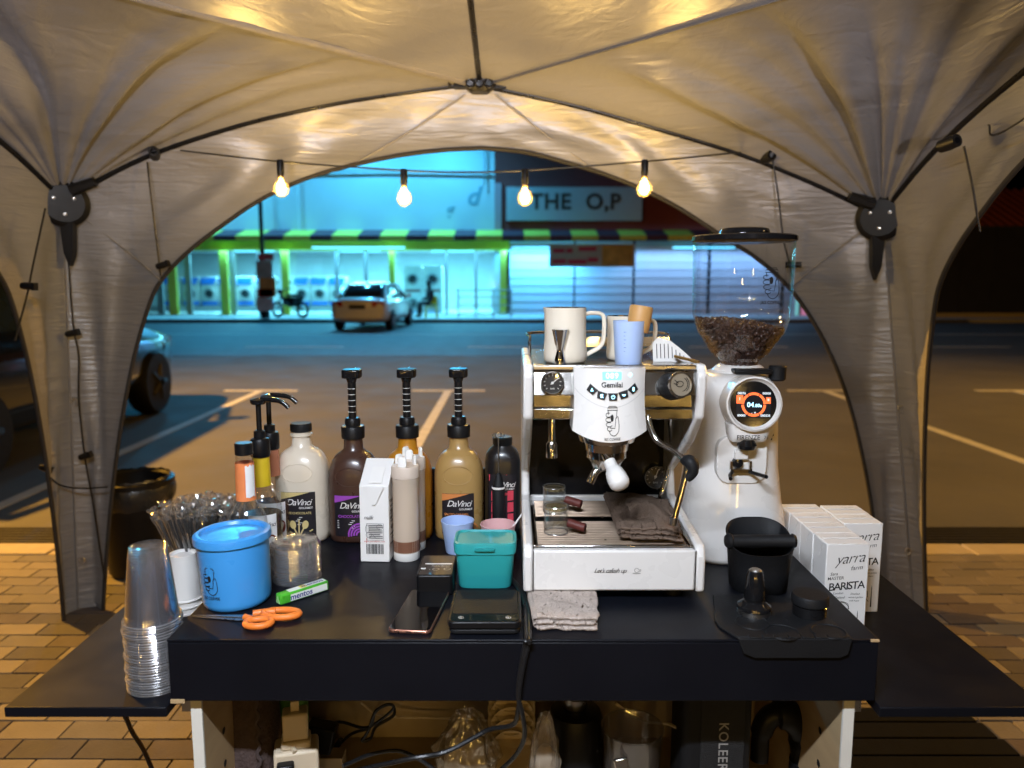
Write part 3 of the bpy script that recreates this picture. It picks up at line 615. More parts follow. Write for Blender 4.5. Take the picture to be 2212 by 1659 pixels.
cord([D(2082, 316, 2.42), D(2100, 400, 2.40), D(2110, 460, 2.40), D(2117, 500, 2.40)])
for p in (D(333, 332, BY - .02), D(1657, 340, BY - .02), D(2050, 310, 2.47)): ob('pole_clip', xf(lathe([(.02, -.03), (.022, 0), (.02, .03), (.011, .03), (.011, .015)], 14, True, False), p, (R(80), 0, R(20))), M['black'], tent, world=True)
for x, y in ((160, 868), (176, 1210), (1943, 883), (1958, 1190)): ob('leg_hook', tube([D(x, y, BY - .01) + Vector((.012 * math.cos(a) + .004, -.004, .014 * math.sin(a))) for a in [k * .55 for k in range(-3, 7)]], .0022, 6), M['steel'], tent, world=True)

# ------------------------------------------------------------------ string lights
M['bulbglass'] = clear('bulb_glass', (1.0, .95, .84), .05, .85, .03, .02, (1, .8, .5)); M['filament'] = glow('lit_filament', (1.0, .72, .35), 160); M['brass'] = mat('brass_cap', (.5, .32, .12), .35, .9)
WARM = (1.0, .64, .18)
M['cordm'] = mat('black_cable', (.012, .012, .012), .45)
def string(name, label, pts, bulbs, e=3.2):
    t = th('string_light', label, 'string light', pts[0]); o0 = Vector(pts[0])
    ob('cable', tube([p - o0 for p in cr(pts, 8)], .003, 6), M['cordm'], t)
    for b in bulbs:
        s_ = ob('lamp_socket', lathe([(.010, .055), (.0125, .05), (.0125, .01), (.011, .004), (.011, 0)], 16), M['black'], t, loc=Vector(b) - o0)
        ob('bulb_cap', lathe([(.010, .002), (.010, -.008), (.008, -.010)], 14), M['brass'], s_)
        ob('bulb_globe', lathe([(.009, -.008), (.012, -.014), (.0225, -.026), (.0275, -.042), (.0245, -.058), (.014, -.069), (.001, -.073)], 24, False, False), M['bulbglass'], s_)
        ob('filament', xf(lathe([(.001, -.016), (.006, -.008), (.0075, 0), (.006, .008), (.001, .016)], 10), (0, 0, -.040)), M['filament'], s_)
        lamp('bulb_light', 'POINT', e, WARM, s_, (0, 0, -.042), shadow_soft_size=.02)
    return t
SY = BY - .36
bl = [D(605, 347, SY), D(872, 367, SY), D(1134, 367, SY), D(1393, 347, SY)]
bl = [p + Vector((0, 0, -.052)) for p in bl]
cp = [D(390, 325, BY - .03), D(605, 349, SY), D(872, 368, SY), D(1000, 372, SY), D(1134, 368, SY), D(1393, 349, SY), D(1600, 329, BY - .03)]
string('back', 'black cable of four lit globe bulbs hung across the arched tent opening', cp, bl, 13.5)
def sidebulbs(x, ys, z): return [Vector((x, y, z - .052)) for y in ys]
zs = 2.06
string('left', 'black cable with warm globe bulbs along the left tent arch', [Vector((HL.x + .08, y, zs + dz)) for y, dz in ((2.7, .02), (2.15, 0), (1.3, -.03), (.5, 0), (-.2, .02))], sidebulbs(HL.x + .08, (1.55, .65, -.15), zs), .35)
string('right', 'black cable with warm globe bulbs along the right tent arch', [D(2135, 270, 2.45), D(2175, 280, 2.2), Vector((HR.x - .08, 1.6, zs)), Vector((HR.x - .08, .7, zs - .02)), Vector((HR.x - .08, -.2, zs + .02))], sidebulbs(HR.x - .08, (1.6, .7, -.15), zs), .35)
string('front', 'black cable of warm globe bulbs across the front tent arch', [Vector((x, FYT + .1, z)) for x, z in ((-1.6, 1.7), (-.9, 1.56), (-.1, 1.5), (.7, 1.56), (1.3, 1.7))], [Vector((x, FYT + .1, z - .055)) for x, z in ((-.9, 1.56), (-.1, 1.5), (.7, 1.56))], 1.3)
# LED lamp bar under the ridge, above and behind the camera; floodlight on a stand farther back
lb = th('led_bar', 'white LED bar lamp hung from the tent ridge pole', 'lamp', (-.25, .12, 2.16))
ob('housing', bx(-.32, .32, -.03, .03, 0, .03), M['white'], lb, bevel=.006); ob('diffuser', bx(-.31, .31, -.025, .025, -.012, -.001), glow('led_white', (.80, .86, 1.0), 6), lb)
for s in (-1, 1): ob('hanger', rod((s * .28, 0, .03), (s * .28, 0, .34), .002, 6), M['steel'], lb)
lamp('led_light', 'AREA', 58, (.80, .88, 1.0), lb, (0, .0, -.02), (R(28), 0, 0), shape='RECTANGLE', size=.62, size_y=.05)
fs = th('floodlight', 'tripod work light shining into the tent from outside', 'lamp', (.5, -4.6, PT))
for k in range(3): a = 2.1 * k; ob('leg', rod((0, 0, .5), (.35 * math.cos(a), .35 * math.sin(a), 0), .012, 8), M['black'], fs)
ob('stand', rod((0, 0, .4), (0, 0, .72), .015, 8), M['black'], fs); hd3 = ob('lamp_head', bx(-.14, .14, -.05, .03, -.1, .1), M['black'], fs, loc=(0, 0, .80), bevel=.01)
ob('lens', bx(-.12, .12, .031, .036, -.08, .08), glow('flood_white', (1.0, .93, .9), 12), hd3)
lamp('flood_light', 'AREA', 640, (.98, .90, .95), hd3, (0, .04, 0), (R(98), 0, R(4)), shape='RECTANGLE', size=.24, size_y=.08)
sv_ = th('light_blocking_counter', 'added low black counter blocking the floodlight in front of the tent', 'counter', (-.1, -3.6, 0))  # unseen counter added to keep the floodlight off the lower tent legs
ob('top', bx(-3, 3, -.3, .1, .955, .985), M['pole'], sv_, bevel=.004); ob('front_board', bx(-2.95, 2.95, .05, .07, PT, .9545), M['pole'], sv_)
string('counter', 'added cable of warm globe bulbs lighting the lower shelf from the front', [Vector((x, -3.46, 1.06)) for x in (-2.2, -1, 0, 1, 2.2)], [Vector((x, -3.46, 1.0)) for x in (-1.5, -.5, .5, 1.5)], 38)  # unseen bulbs added to send warm light into the lower shelf
for s in (-2.9, 2.9): ob('end_panel', bx(s - .02, s + .02, -.28, .0495, PT, .9545), M['pole'], sv_)
# ------------------------------------------------------------------ coffee cart
T, W = .90, .785
YF = P(CX, 1382, T).y                        # front edge of the counter
XL, XR = -.582, .619
M['lam'] = mat('black_laminate', (.005, .0055, .0085), .42, var=.35, vs=6, rvar=.12, bump=.05, bs=400, spec=.16)
M['ply'] = mat('worn_plywood', (.46, .32, .17), .6, var=.22, vs=5, stretch=(1, 1, 6), bump=.15, bs=90)
M['edgewhite'] = mat('white_edge_paint', (.70, .68, .62), .55, var=.1)
M['shelfp'] = mat('beige_board', (.42, .33, .22), .6, var=.12, vs=6)
cart = th('coffee_cart', 'black laminate coffee cart with fold-out side boards and open lower shelf', 'counter', (0, 1.5, PT))
ob('counter_top', bx(XL, XR, YF, 1.82, T - .005, T), M['lam'], cart, world=True, bevel=.002)
ob('front_fascia', bx(XL + .0005, XR - .0005, YF + .0005, YF + .022, W + .004, T - .0053), M['lam'], cart, world=True, bevel=.002)
for s, x in ((-1, XL), (1, XR)): ob('side_fascia', bx(min(x - s * .003, x - s * .022), max(x - s * .003, x - s * .022), YF + .0225, 1.80, W + .004, T - .0053), M['lam'], cart, world=True)
ob('back_board', bx(-.47, .02, 1.825, 1.84, W, 1.045), M['lam'], cart, world=True, bevel=.003)
for s, x0, x1 in ((-1, -.858, XL - .002), (1, XR + .002, .905)):
    wg = ob('side_board', bx(x0, x1, YF - .012, 1.86, W - .018, W), M['lam'], cart, world=True, bevel=.002)
    ob('hinge_bracket', bx(x1 - .06 if s < 0 else x0, x1 if s < 0 else x0 + .06, 1.4, 1.42, W - .12, W - .0185), M['steel'], wg, world=True)
for s, x in ((-1, XL + .033), (1, XR - .033)):
    sp = ob('side_panel', bx(x - .009, x + .009, YF + .03, 1.72, PT, W + .003), M['ply'], cart, world=True)
    ob('edge_strip', bx(x - .0095, x + .0095, YF + .024, YF + .0295, PT, W + .003), M['edgewhite'], sp, world=True)
    for z in (.735, .665, .6): ob('screw_hole', xf(lathe([(.005, 0), (.007, .001), (.001, .0015)], 10), (x - s * .0092, YF + .1 + .02 * z, z), (0, R(-90) * s, 0)), M['ink'], sp, world=True)
ob('shelf_board', bx(XL + .043, XR - .043, YF + .04, 1.70, .402, .42), M['shelfp'], cart, world=True)
ob('back_panel', bx(XL + .043, XR - .043, 1.702, 1.718, PT, W + .002), M['shelfp'], cart, world=True)
ob('chipped_corner', xf(bx(-.004, .0105, 0, .003, -.004, .0), (XR - .011, YF - .0008, T + .0003)), M['ply'], cart, world=True)
ob('chipped_corner', bx(XL + .001, XL + .025, YF - .001, YF + .004, W + .001, W + .008), M['ply'], cart, world=True)

# ------------------------------------------------------------------ espresso machine
mx0, mx1 = .021, .361; mc = (mx0 + mx1) / 2; my = P(CX, 1280, T + .02).y
em = th('espresso_machine', 'white and chrome single-group espresso machine with 089 display', 'espresso machine', (mc, my, T))
def E_(x): return x - mc                     # world x -> local
yb = 1.70 - my                               # back plate, local y
zt = zat(787, my + .04) - T                  # top of head
zp1 = zat(855, my + .04) - T; zp2 = zat(908, my + .05) - T
zg = zat(1190, my) - T; hw = (mx1 - mx0) / 2
for s in (-1, 1):
    prof = [(0, .02), (0, zg - .012), (.012, zg + .008), (yb - .05, zg + .03), (yb - .035, zg + .08), (.115, zp2 - .055), (.045, zp2 + .005), (.03, zt - .02), (.045, zt), (yb + .07, zt), (yb + .09, zt - .02), (yb + .09, .02)]
    sp = ob('side_panel', prism(prof, s * hw - (.018 if s > 0 else 0), s * hw + (.018 if s < 0 else 0), 'x'), M['white'], em, bevel=.005, ang=30)
iw = hw - .0185
ob('drip_tray_front', bx(-iw, iw, .002, .02, .022, zg), M['white'], em, bevel=.004)
ob('tray_floor', bx(-iw, iw, .021, yb, .05, zg - .03), M['black'], em)
ob('tray_frame', merge(bx(-iw, -iw + .008, .021, yb - .002, zg - .01, zg + .004), bx(iw - .008, iw, .021, yb - .002, zg - .01, zg + .004), bx(-iw + .0082, iw - .0082, .021, .027, zg - .01, zg + .003)), M['chrome'], em, bevel=.0015)
M['grille'] = mat('warm_reflection_steel', (.36, .27, .20), .34, .9, var=.15, vs=20)  # warm reflected light put into the bar colour
def grille(name, y0, y1, z): n = int((y1 - y0) / .0102); return ob(name, merge(*[rod((-iw + .01, y0 + k * .0102, z), (iw - .01, y0 + k * .0102, z), .0030, 8) for k in range(n)], *[rod((x, y0, z - .004), (x, y1, z - .004), .002, 6) for x in (-iw + .012, -.08, 0, .08, iw - .012)]), M['grille'], em, kind='stuff')
grille('front_grille', .03, .185, zg - .001); grille('rear_grille', .195, yb - .015, zg + .006)
ob('tray_back_rim', bx(-iw, iw, yb - .012, yb - .001, zg - .01, zg + .016), M['white'], em, bevel=.004)
ob('backsplash', bx(-iw, iw, yb, yb + .01, zg - .01, zp2 + .03), M['blackgloss'], em)
ob('head_panel', prism([(.040, zp1), (.055, zt - .012), (.062, zt - .012), (.062, zp1)], -iw, iw, 'x'), M['chrome'], em, bevel=.002)
ob('head_lip', bx(-iw, iw, .043, .056, zt - .0115, zt - .002), M['steel'], em, bevel=.002)
ob('head_under_band', merge(bx(-iw, iw, .062, .07, zp2 + .022, zp1 - .001), bx(-iw, iw, .058, .068, zp2, zp2 + .021)), M['chrome'], em, bevel=.002)
ob('head_floor', bx(-iw, iw, .07, yb, zp2 + .004, zp2 + .012), M['steel'], em)
ob('top_plate', bx(-iw, iw, .057, yb + .08, zt - .012, zt - .004), M['chrome'], em)
ob('back_casing', bx(-iw, iw, yb + .0105, yb + .085, .02, zt - .0125), M['white'], em)
ob('cup_rail', merge(*[tube(cr([(-iw, .3, zt - .003), (-iw, .3, zt + .03), (-iw + .02, yb + .07, zt + .035), (iw - .02, yb + .07, zt + .035), (iw, .3, zt + .03), (iw, .3, zt - .003)], 6), .003, 8)]), M['chrome'], em)
for x in (-.12, .12):
    for y in (.05, yb): ob('foot', lathe([(.018, 0), (.018, .018), (.014, .0215)], 16), M['rubber'], em, loc=(x, y, 0))
# group head cover: white, bowed, rounded bottom
gw = S(79, my, 1.3); gx = D(1320, 860, my).x - mc
zc0, zc1 = zt - .004, zat(938, my - .02) - T
def cover(u, v):
    x = (u - .5) * 2; z = zc0 + (zc1 - zc0) * v; wv = gw * (1 - .02 * math.sin(PI * v) + .10 * max(0, v - .55) ** 1.2)
    yy = .030 - .024 * (1 - abs(x) ** 2.6) - .014 * v
    zz = z - (.018 * (1 - x * x) if v > .999 else .018 * (1 - x * x) * max(0, v - .6) / .4)
    return (gx + x * wv, yy, zz)
cv = ob('group_cover', merge(grid(28, 20, cover), grid(28, 1, lambda u, v: (cover(u, 0)[0], cover(u, 0)[1] + .06 * v, zc0)), grid(28, 1, lambda u, v: (cover(u, 1)[0], cover(u, 1)[1] + .06 * v, cover(u, 1)[2])), grid(1, 20, lambda u, v: (cover(0, v)[0], cover(0, v)[1] + .06 * (1 - u), cover(0, v)[2])), grid(1, 20, lambda u, v: (cover(1, v)[0], cover(1, v)[1] + .06 * u, cover(1, v)[2]))), M['white'], em)
def onc(u, v, off=.0012):                   # u, v in metres from the cover's top centre
    q = Vector(cover(.5 + u / gw / 2, min(.98, max(.01, -v / (zc0 - zc1))))); return (q.x, q.y - off, q.z)
hc_ = zc0 - zc1
M['cyanled'] = glow('cyan_led', (.35, .80, 1.0), 2.6); M['ledback'] = glow('led_haze', (.2, .5, .85), .8)
pxm = gw / 79                                # metres per photo pixel on the cover
def cvp(x, y): return ((x - 1320) * pxm, -(y - 790) / (938 - 790) * hc_)
dsp = ob('display', warp(sh2(disc2(rrect(-21 * pxm, 21 * pxm, -9 * pxm, 9 * pxm, .002)), *cvp(1322, 807)), lambda a, b: onc(a, b, .0008)), M['ledback'], cv, smooth=False)
ob('display_digits', warp(sh2(text2('089', 17 * pxm, 0, .03, 1.15), *cvp(1322, 807)), lambda a, b: onc(a, b, .0022)), M['cyanled'], cv, smooth=False)
ob('minus_sign', warp(sh2(text2('-', 22 * pxm, 0, .03), *cvp(1281, 806)), onc), M['cyanled'], cv, smooth=False); ob('plus_sign', warp(sh2(text2('+', 18 * pxm, 0, .02), *cvp(1363, 806)), onc), M['cyanled'], cv, smooth=False)
ob('name_lettering', warp(sh2(text2('Gemilai', 15.5 * pxm, 0, .022), *cvp(1322, 828)), onc), M['ink'], cv, smooth=False, kind='stuff')
for k, (x, y) in enumerate(((1278, 839), (1299, 852), (1324, 855), (1348, 850), (1370, 838))):
    a = R((-33, -16, 0, 16, 33)[k]); c, s = math.cos(-a), math.sin(-a); q = [(-11, 8), (11, 8), (8.5, -8), (-8.5, -8)]
    if k in (0, 4): c, s = math.cos(-a * 1.2), math.sin(-a * 1.2)
    bt = ob('button', warp(disc2([((u * c + v * s) * pxm + cvp(x, y)[0], (-u * s + v * c) * pxm + cvp(x, y)[1]) for u, v in q]), lambda a_, b_: onc(a_, b_, .0025)), M['ink'], cv, smooth=False)
    ic = (disc2([(-3, -3), (3, -3), (0, 4)]), disc2([(-3, 3), (3, 3), (2, 0), (3, -4), (-2, -4), (-3, 0)]), ribbon([arc(0, 0, 3.4, 3.4, 120, 420, 14), [(0, 1), (0, 4.5)]], 1.3), disc2(arc(0, 1, 4, 4, 180, 360, 10)), disc2(arc(0, 0, 2.6, 4.6, 0, 340, 12)))[k]
    ob('button_icon', warp(([(u * pxm * 1.05 + cvp(x, y)[0], v * pxm * 1.05 + cvp(x, y)[1]) for u, v in ic[0]], ic[1]), lambda a_, b_: onc(a_, b_, .0038)), M['cyanled'], bt, smooth=False)
lg = logo2(25 * pxm * 1.35)
ob('logo', warp(sh2(lg, *cvp(1323, 902)), onc), M['ink'], cv, smooth=False, kind='stuff')
ob('panel_line', warp(ribbon([[cvp(1242 + 156 * t_k, 838 + 42 * math.sin(PI * t_k) ** .8) for t_k in [i / 24 for i in range(25)]]], .0007), lambda a, b: onc(a, b, .0008)), mat('seam_grey', (.45, .45, .45), .5), cv, smooth=False)
# group head, portafilter
gz = zc1 - .014; gy = .055
ob('group_head', xf(lathe([(.001, .03), (S(68, my, 1.2), .03), (S(68, my, 1.2), .006), (S(62, my, 1.2), -.012), (S(50, my, 1.2), -.016), (S(48, my, 1.2), -.03), (.001, -.03)], 40), (gx, gy, gz)), M['chrome'], em)
pf = ob('portafilter', xf(lathe([(.001, .012), (.036, .012), (.038, .006), (.038, -.012), (.030, -.022), (.026, -.034), (.001, -.036)], 36), (gx, gy, gz - .032)), M['chrome'], em)
pa, pb_ = Vector((gx - .004, gy - .03, gz - .034)), D(1344, 1056, my - .028) - Vector((mc, my, T))
dv = (pb_ - pa); L = dv.length; dv.normalize()
ob('portafilter_neck', tube([pa, pa + dv * .03], [.011, .009], 14), M['chrome'], pf)
hr = [(L * f, r) for f, r in ((.2, .0112), (.38, .012), (.44, .0135), (.5, .0165), (.66, .019), (.82, .0192), (.89, .0178), (.94, .0148), (.975, .0100), (.993, .005), (1.0, .001))]
ob('portafilter_handle', tube([pa + dv * a for a, r in hr], [r for a, r in hr], 24), M['white'], pf)
ob('spout', tube(cr([(gx - .004, gy, gz - .062), (gx - .02, gy - .01, gz - .070), (gx - .032, gy - .015, gz - .092)], 6), [.009] * 6 + [.008] * 7, 12), M['chrome'], pf)
# spout for hot water, steam wand, gauges, knob
wx = D(1193, 930, my + .06).x - mc
def ez(py, y): return zat(py, my + y) - T
ob('hot_water_spout', merge(tube([(wx, .1, zp2 + .01), (wx, .075, ez(880, .07)), (wx, .072, ez(960, .07))], .0065, 12), xf(lathe([(.0075, .02), (.011, .014), (.0115, -.012), (.009, -.013)], 16), (wx, .072, ez(975, .07))), xf(bx(-.012, .012, -.006, .006, -.004, .004), (wx, .072, ez(882, .07)))), M['chrome'], em)
def el(x, y, Yl): return D(x, y, my + Yl) - Vector((mc, my, T))
stw = ob('steam_wand', tube(cr([el(1408, 880, .07), el(1400, 905, .06), el(1418, 950, .045), el(1458, 975, .02), el(1483, 1003, 0), el(1478, 1040, -.005), el(1462, 1100, -.01), el(1455, 1128, -.012)], 6), .0058, 12), M['chrome'], em)
ob('wand_grip', tube(cr([el(1474, 992, .01), el(1492, 1000, -.002), el(1495, 1020, -.006), el(1483, 1036, -.006)], 5), [.0075, .009, .011, .0125, .0135, .0135, .013, .0125, .012, .0115, .011, .010, .0095, .009, .008, .007], 14), M['rubber'], stw)
ob('wand_tip', tube([el(1456, 1118, -.012), el(1454, 1134, -.012)], [.0075, .007], 12), M['steel'], stw)
ob('drain_tube', tube(cr([el(1452, 960, yb - .03), el(1445, 1010, yb - .04), el(1430, 1060, yb - .05), el(1424, 1085, yb - .05)], 5), .0055, 10), M['chrome'], em)
ob('wand_guide', tube(cr([el(1398, 880, .09), el(1420, 874, .08), el(1443, 882, .08), el(1448, 910, .1), el(1450, 960, yb - .03)], 5), .005, 10), M['chrome'], em)
def gauge(x, y, Yl, r, needle, name='pressure_gauge'):
    c = el(x, y, Yl)
    g = ob(name, xf(lathe([(r, 0), (r, .012), (r * .94, .016), (r * .86, .014), (r * .84, .008)], 36, True, False), c, (R(90), 0, 0)), M['chrome'], em)
    ob('dial', xf(lathe([(r * .85, .006), (.001, .006)], 32, False, True), c, (R(90), 0, 0)), mat('dial_' + str(x), (.018, .018, .02), .35), g)
    mk = merge(*[ribbon([[(r * .62 * math.cos(R(a)), r * .62 * math.sin(R(a))), (r * .76 * math.cos(R(a)), r * .76 * math.sin(R(a)))]], r * .05) for a in range(-45, 226, 27)], sh2(text2('BAR', r * .22), 0, -r * .5), ribbon([[(-.2 * r * math.cos(needle), -.2 * r * math.sin(needle)), (.68 * r * math.cos(needle), .68 * r * math.sin(needle))]], r * .07), disc2(arc(0, 0, r * .12, r * .12, 0, 340, 12)))
    ob('dial_marks', warp(mk, lambda u, v: (c.x + u, c.y - .0075, c.z + v)), M['whiteink'], g, smooth=False, kind='stuff')
    ob('gauge_glass', xf(lathe([(r * .86, .012), (.001, .0125)], 32, False, True), c, (R(90), 0, 0)), M['glass'], g)
gauge(1193, 826, .045, S(26, my, 1.3), R(40)); gauge(1415, 1028, yb, S(27, my + .3, 1.15), R(70), 'brew_gauge')
kc = el(1446, 835, .045); kd = Vector((.28, -1, .22)).normalized(); kr = S(31, my, 1.3)
kn = ob('steam_knob', xf(lathe([(kr * .95, 0), (kr, .004), (kr * .98, .038), (kr * .9, .043), (.001, .043)], 40), kc, kd.to_track_quat('Z', 'Y').to_euler()), M['rubber'], em)
ke = kc + kd * .0435; ku = Vector((1, .28, 0)).normalized(); kv = ku.cross(kd) * -1
kq = kd.to_track_quat('Z', 'Y').to_euler()
ob('knob_ring', xf(lathe([(kr * .94, -.002), (kr * .92, .003), (kr * .8, .003), (kr * .78, 0)], 36, False, False), ke, kq), M['chrome'], kn)
ob('knob_face', xf(lathe([(kr * .8, .001), (.001, .001)], 32, False, True), ke, kq), mat('champagne_face', (.45, .39, .30), .4, .6), kn)
ob('knob_emblem', warp(ribbon([arc(0, 0, kr * .5, kr * .5, -80, 60, 14), arc(0, 0, kr * .62, kr * .62, -60, 50, 12), arc(-.1 * kr, .05 * kr, kr * .28, kr * .2, 0, 350, 16), [(-.5 * kr, .35 * kr), (-.2 * kr, .1 * kr)], [(-.55 * kr, .1 * kr), (-.25 * kr, 0)]], kr * .05), lambda a, b: ke + ku * a + Vector((0, .1, 1)).normalized() * b + kd * .0024), M['ink'], kn, smooth=False, kind='stuff')
ob('front_lettering', merge(warp(sh2(text2("Let's cafesh up", .0125, .45, -.004, .85), -.008, 0), lambda u, v: (u, .0008, .062 + v)), warp(ribbon([arc(.042, .001, .0045, .004, 180, 540, 14), arc(.0475, .001, .002, .002, -90, 90, 6), arc(.042, -.004, .007, .0015, 180, 360, 10)], .0006), lambda u, v: (u, .0008, .062 + v))), M['ink'], em, smooth=False, kind='stuff')
for s in (-1, 1): ob('tray_joint', bx(s * iw - .0008, s * iw + .0008, .0005, .0019, .022, zg), M['ink'], em)
# things on the machine's top
MT = T + zt - .004
M['towelb'] = mat('brown_waffle_cloth', (.17, .12, .09), .95, var=.35, vs=220, bump=1.0, bs=320, spec=.1); M['towelw'] = mat('pale_waffle_cloth', (.50, .42, .37), .95, var=.3, vs=240, bump=1.0, bs=320, spec=.1)
def pitcher(name, label, x0, x1, ytop, ybot, Yc, spout, hx):
    r = S((x1 - x0) / 2, Yc, 1.4); cxp = D((x0 + x1) / 2, 700, Yc).x; h = zat(ytop, Yc) - MT
    t = th(name, label, 'milk jug', (cxp, Yc, MT))
    pr = [(.001, 0), (r * .9, 0), (r * 1.02, .006), (r * 1.04, .016), (r * 1.02, h * .3), (r * .985, h * .45), (r * .97, h * .9), (r * .985, h)]
    gg = loft([[((x * (1 + (.09 * max(0, (z / h - .7) / .3) ** 2 if x * spout > rr * .92 else 0))), y, z) for x, y, z in ring(z, rr, N=40)] for rr, z in pr], False, False)
    ob('body', gg, M['cream'], t, ang=60)
    ob('inner_wall', lathe([(r * .965, h), (r * .94, h * .9), (r * .95, h * .4), (r * .9, .006), (.001, .005)], 40, False, False), M['chrome'], t)
    ob('handle', tube(cr([(r * .97, 0, h * .88), (r * 1.25, -.002, h * .9), (r * 1.75, -.004, h * .86), (r * 1.82, -.004, h * .6), (r * 1.7, -.002, h * .32), (r * 1.02, 0, h * .14)], 7), .0034, 10, flat=1.4), M['cream'], t)
    return t
pitcher('milk_jug', 'larger cream milk jug behind the steel jigger', 1176, 1267, 664, 778, my + .11, -1, 1300)
pitcher('milk_jug', 'smaller cream milk jug behind the blue measuring cup', 1312, 1385, 682, 778, my + .16, -1, 1420)
jc = D(1211, 780, my + .045); jr = S(19, my, 1.4); jh = zat(713, my + .045) - MT
ob('x', ([], []), None) if False else None
tag(ob('jigger', lathe([(.001, .004), (jr * .75, 0), (jr * .78, .002), (jr * .42, jh * .38), (jr * .4, jh * .42), (jr * .46, jh * .45), (jr * .95, jh * .96), (jr * 1.04, jh), (jr * .98, jh), (jr * .4, jh * .47), (.001, jh * .46)], 32), M['chrome'], loc=(jc.x, jc.y + .02, MT)), 'polished steel double jigger on the espresso machine top', 'jigger')
M['bluep'] = mat('pale_blue_plastic', (.42, .55, .84), .42, var=.05, sss=.2)
mcx = D(1361, 778, my + .075); mh = zat(694, my + .075) - MT; r1, r0 = S(37, my, 1.4), S(31, my, 1.4)
mcup = th('measuring_cup', 'pale blue plastic measuring cup holding a wooden tool', 'cup', (mcx.x, my + .075 + .02, MT))
ob('body', lathe([(.001, .002), (r0 * .96, 0), (r0, .003), (r1, mh), (r1 * .97, mh), (r0 * .96, .006), (.001, .005)], 36), M['bluep'], mcup)
ob('scale_marks', merge(*[warp(ribbon([[(R(-118), k * mh * .09 + .025), (R(-112 + 4 * (k % 2)), k * mh * .09 + .025)]], .0007), lambda a, b: ((r0 + (r1 - r0) * b / mh + .0004) * math.cos(a), (r0 + (r1 - r0) * b / mh + .0004) * math.sin(a), b)) for k in range(6)]), mat('blue_print', (.08, .12, .4), .6), mcup, smooth=False, kind='stuff')
M['wood'] = mat('pale_oak', (.50, .27, .09), .5, var=.25, vs=8, stretch=(4, 4, .6))
wt = th('wooden_tool', 'wooden handled tool leaning in the pale blue measuring cup', 'tool', (mcx.x + .008, my + .095, MT + .006), rot=(R(-4), R(9), 0))
hh = zat(660, my + .095) - MT - .006
ob('handle', lathe([(.001, hh - .05), (.0195, hh - .05), (.0215, hh - .04), (.0225, hh - .004), (.021, hh), (.001, hh)], 28), M['wood'], wt); ob('shaft', rod((0, 0, 0), (0, 0, hh - .0505), .006), M['steel'], wt)
sr = th('scoop_strainer', 'white slotted scoop leaning on the right side of the machine top', 'strainer', (D(1455, 778, my + .12).x, my + .12, MT))
og = [(-.04, 0), (-.04, .038), (-.028, .05), (-.005, .043), (.02, .022), (.04, .002), (.04, 0)]
ob('plate', xf(prism(og, -.001, .001), rot=(R(-18), 0, 0)), M['white'], sr, bevel=.0006)
ob('slots', xf(merge(*[bx(-.033 + k * .0075, -.0315 + k * .0075, -.0016, -.0011, .007, .036 - max(0, k - 3) * .006) for k in range(8)]), rot=(R(-18), 0, 0)), M['ink'], sr, kind='stuff'); ob('stem', rod((.0, -.01, .012), (.035, -.06, .006), .003), M['brass'], sr)
bxk = D(1350, 775, my + .14)
tb = th('steel_rack', 'low chrome rack standing behind the milk jugs on the machine', 'rack', (mc + .02, my + .3, MT)); ob('frame', merge(bx(-.1, .12, -.06, .06, .02, .025), bx(-.1, .12, -.06, -.056, .0255, .04)), M['chrome'], tb)
for s in (-.095, .115): ob('leg', bx(s - .004, s + .004, -.05, .05, 0, .0195), M['black'], tb)

# glasses and cloths on the drip tray
TZ = T + zg + .0016
M['goldreflect'] = clear('gold_reflection_tint', (.95, .80, .45), .2, .8, .1, .18, (.8, .6, .25))  # golden reflection on the upturned glass put into the tint
def shot(label, px, pyb, r, h, hx, Z=TZ):
    b = base(px, pyb, Z, r); t = th('shot_glass', label, 'glass', b, 0, 'handled shot glasses on the drip tray')
    ob('body', lathe([(r * .98, .0), (r, .002), (r, h - .004), (r * .96, h), (.001, h), (.001, h - .006), (r * .9, h - .008), (r * .92, .004), (r * .92, 0)], 32, False, False), M['glass'], t)
    ob('thick_base', xf(lathe([(r * .93, 0), (r * .88, .004), (.001, .0045)], 32, False, False), (0, 0, h - .0072)), M['goldreflect'], t)
    for q_ in (.0012, h - .001): ob('rim', xf(tube([(r * .97 * math.cos(a), r * .97 * math.sin(a), 0) for a in [2 * PI * k / 32 for k in range(32)]], .0011, 6, True), (0, 0, q_)), M['clearrim'], t)
    ob('handle', tube([(r * .98, -.006, h * hx), (r * .98 + .032, -.022, h * hx - .006)], [.0088, .0088], 18), mat('rosewood_%d' % px, (.10, .025, .02), .4, var=.3, vs=15), t, bevel=.001)
shot('upturned clear shot glass with wood handle on the front grille', 1201, 1158, .0245, .056, .38); shot('upturned clear shot glass with wood handle on the rear grille', 1197, 1112, .0245, .056, .5, T + zg + .0086)
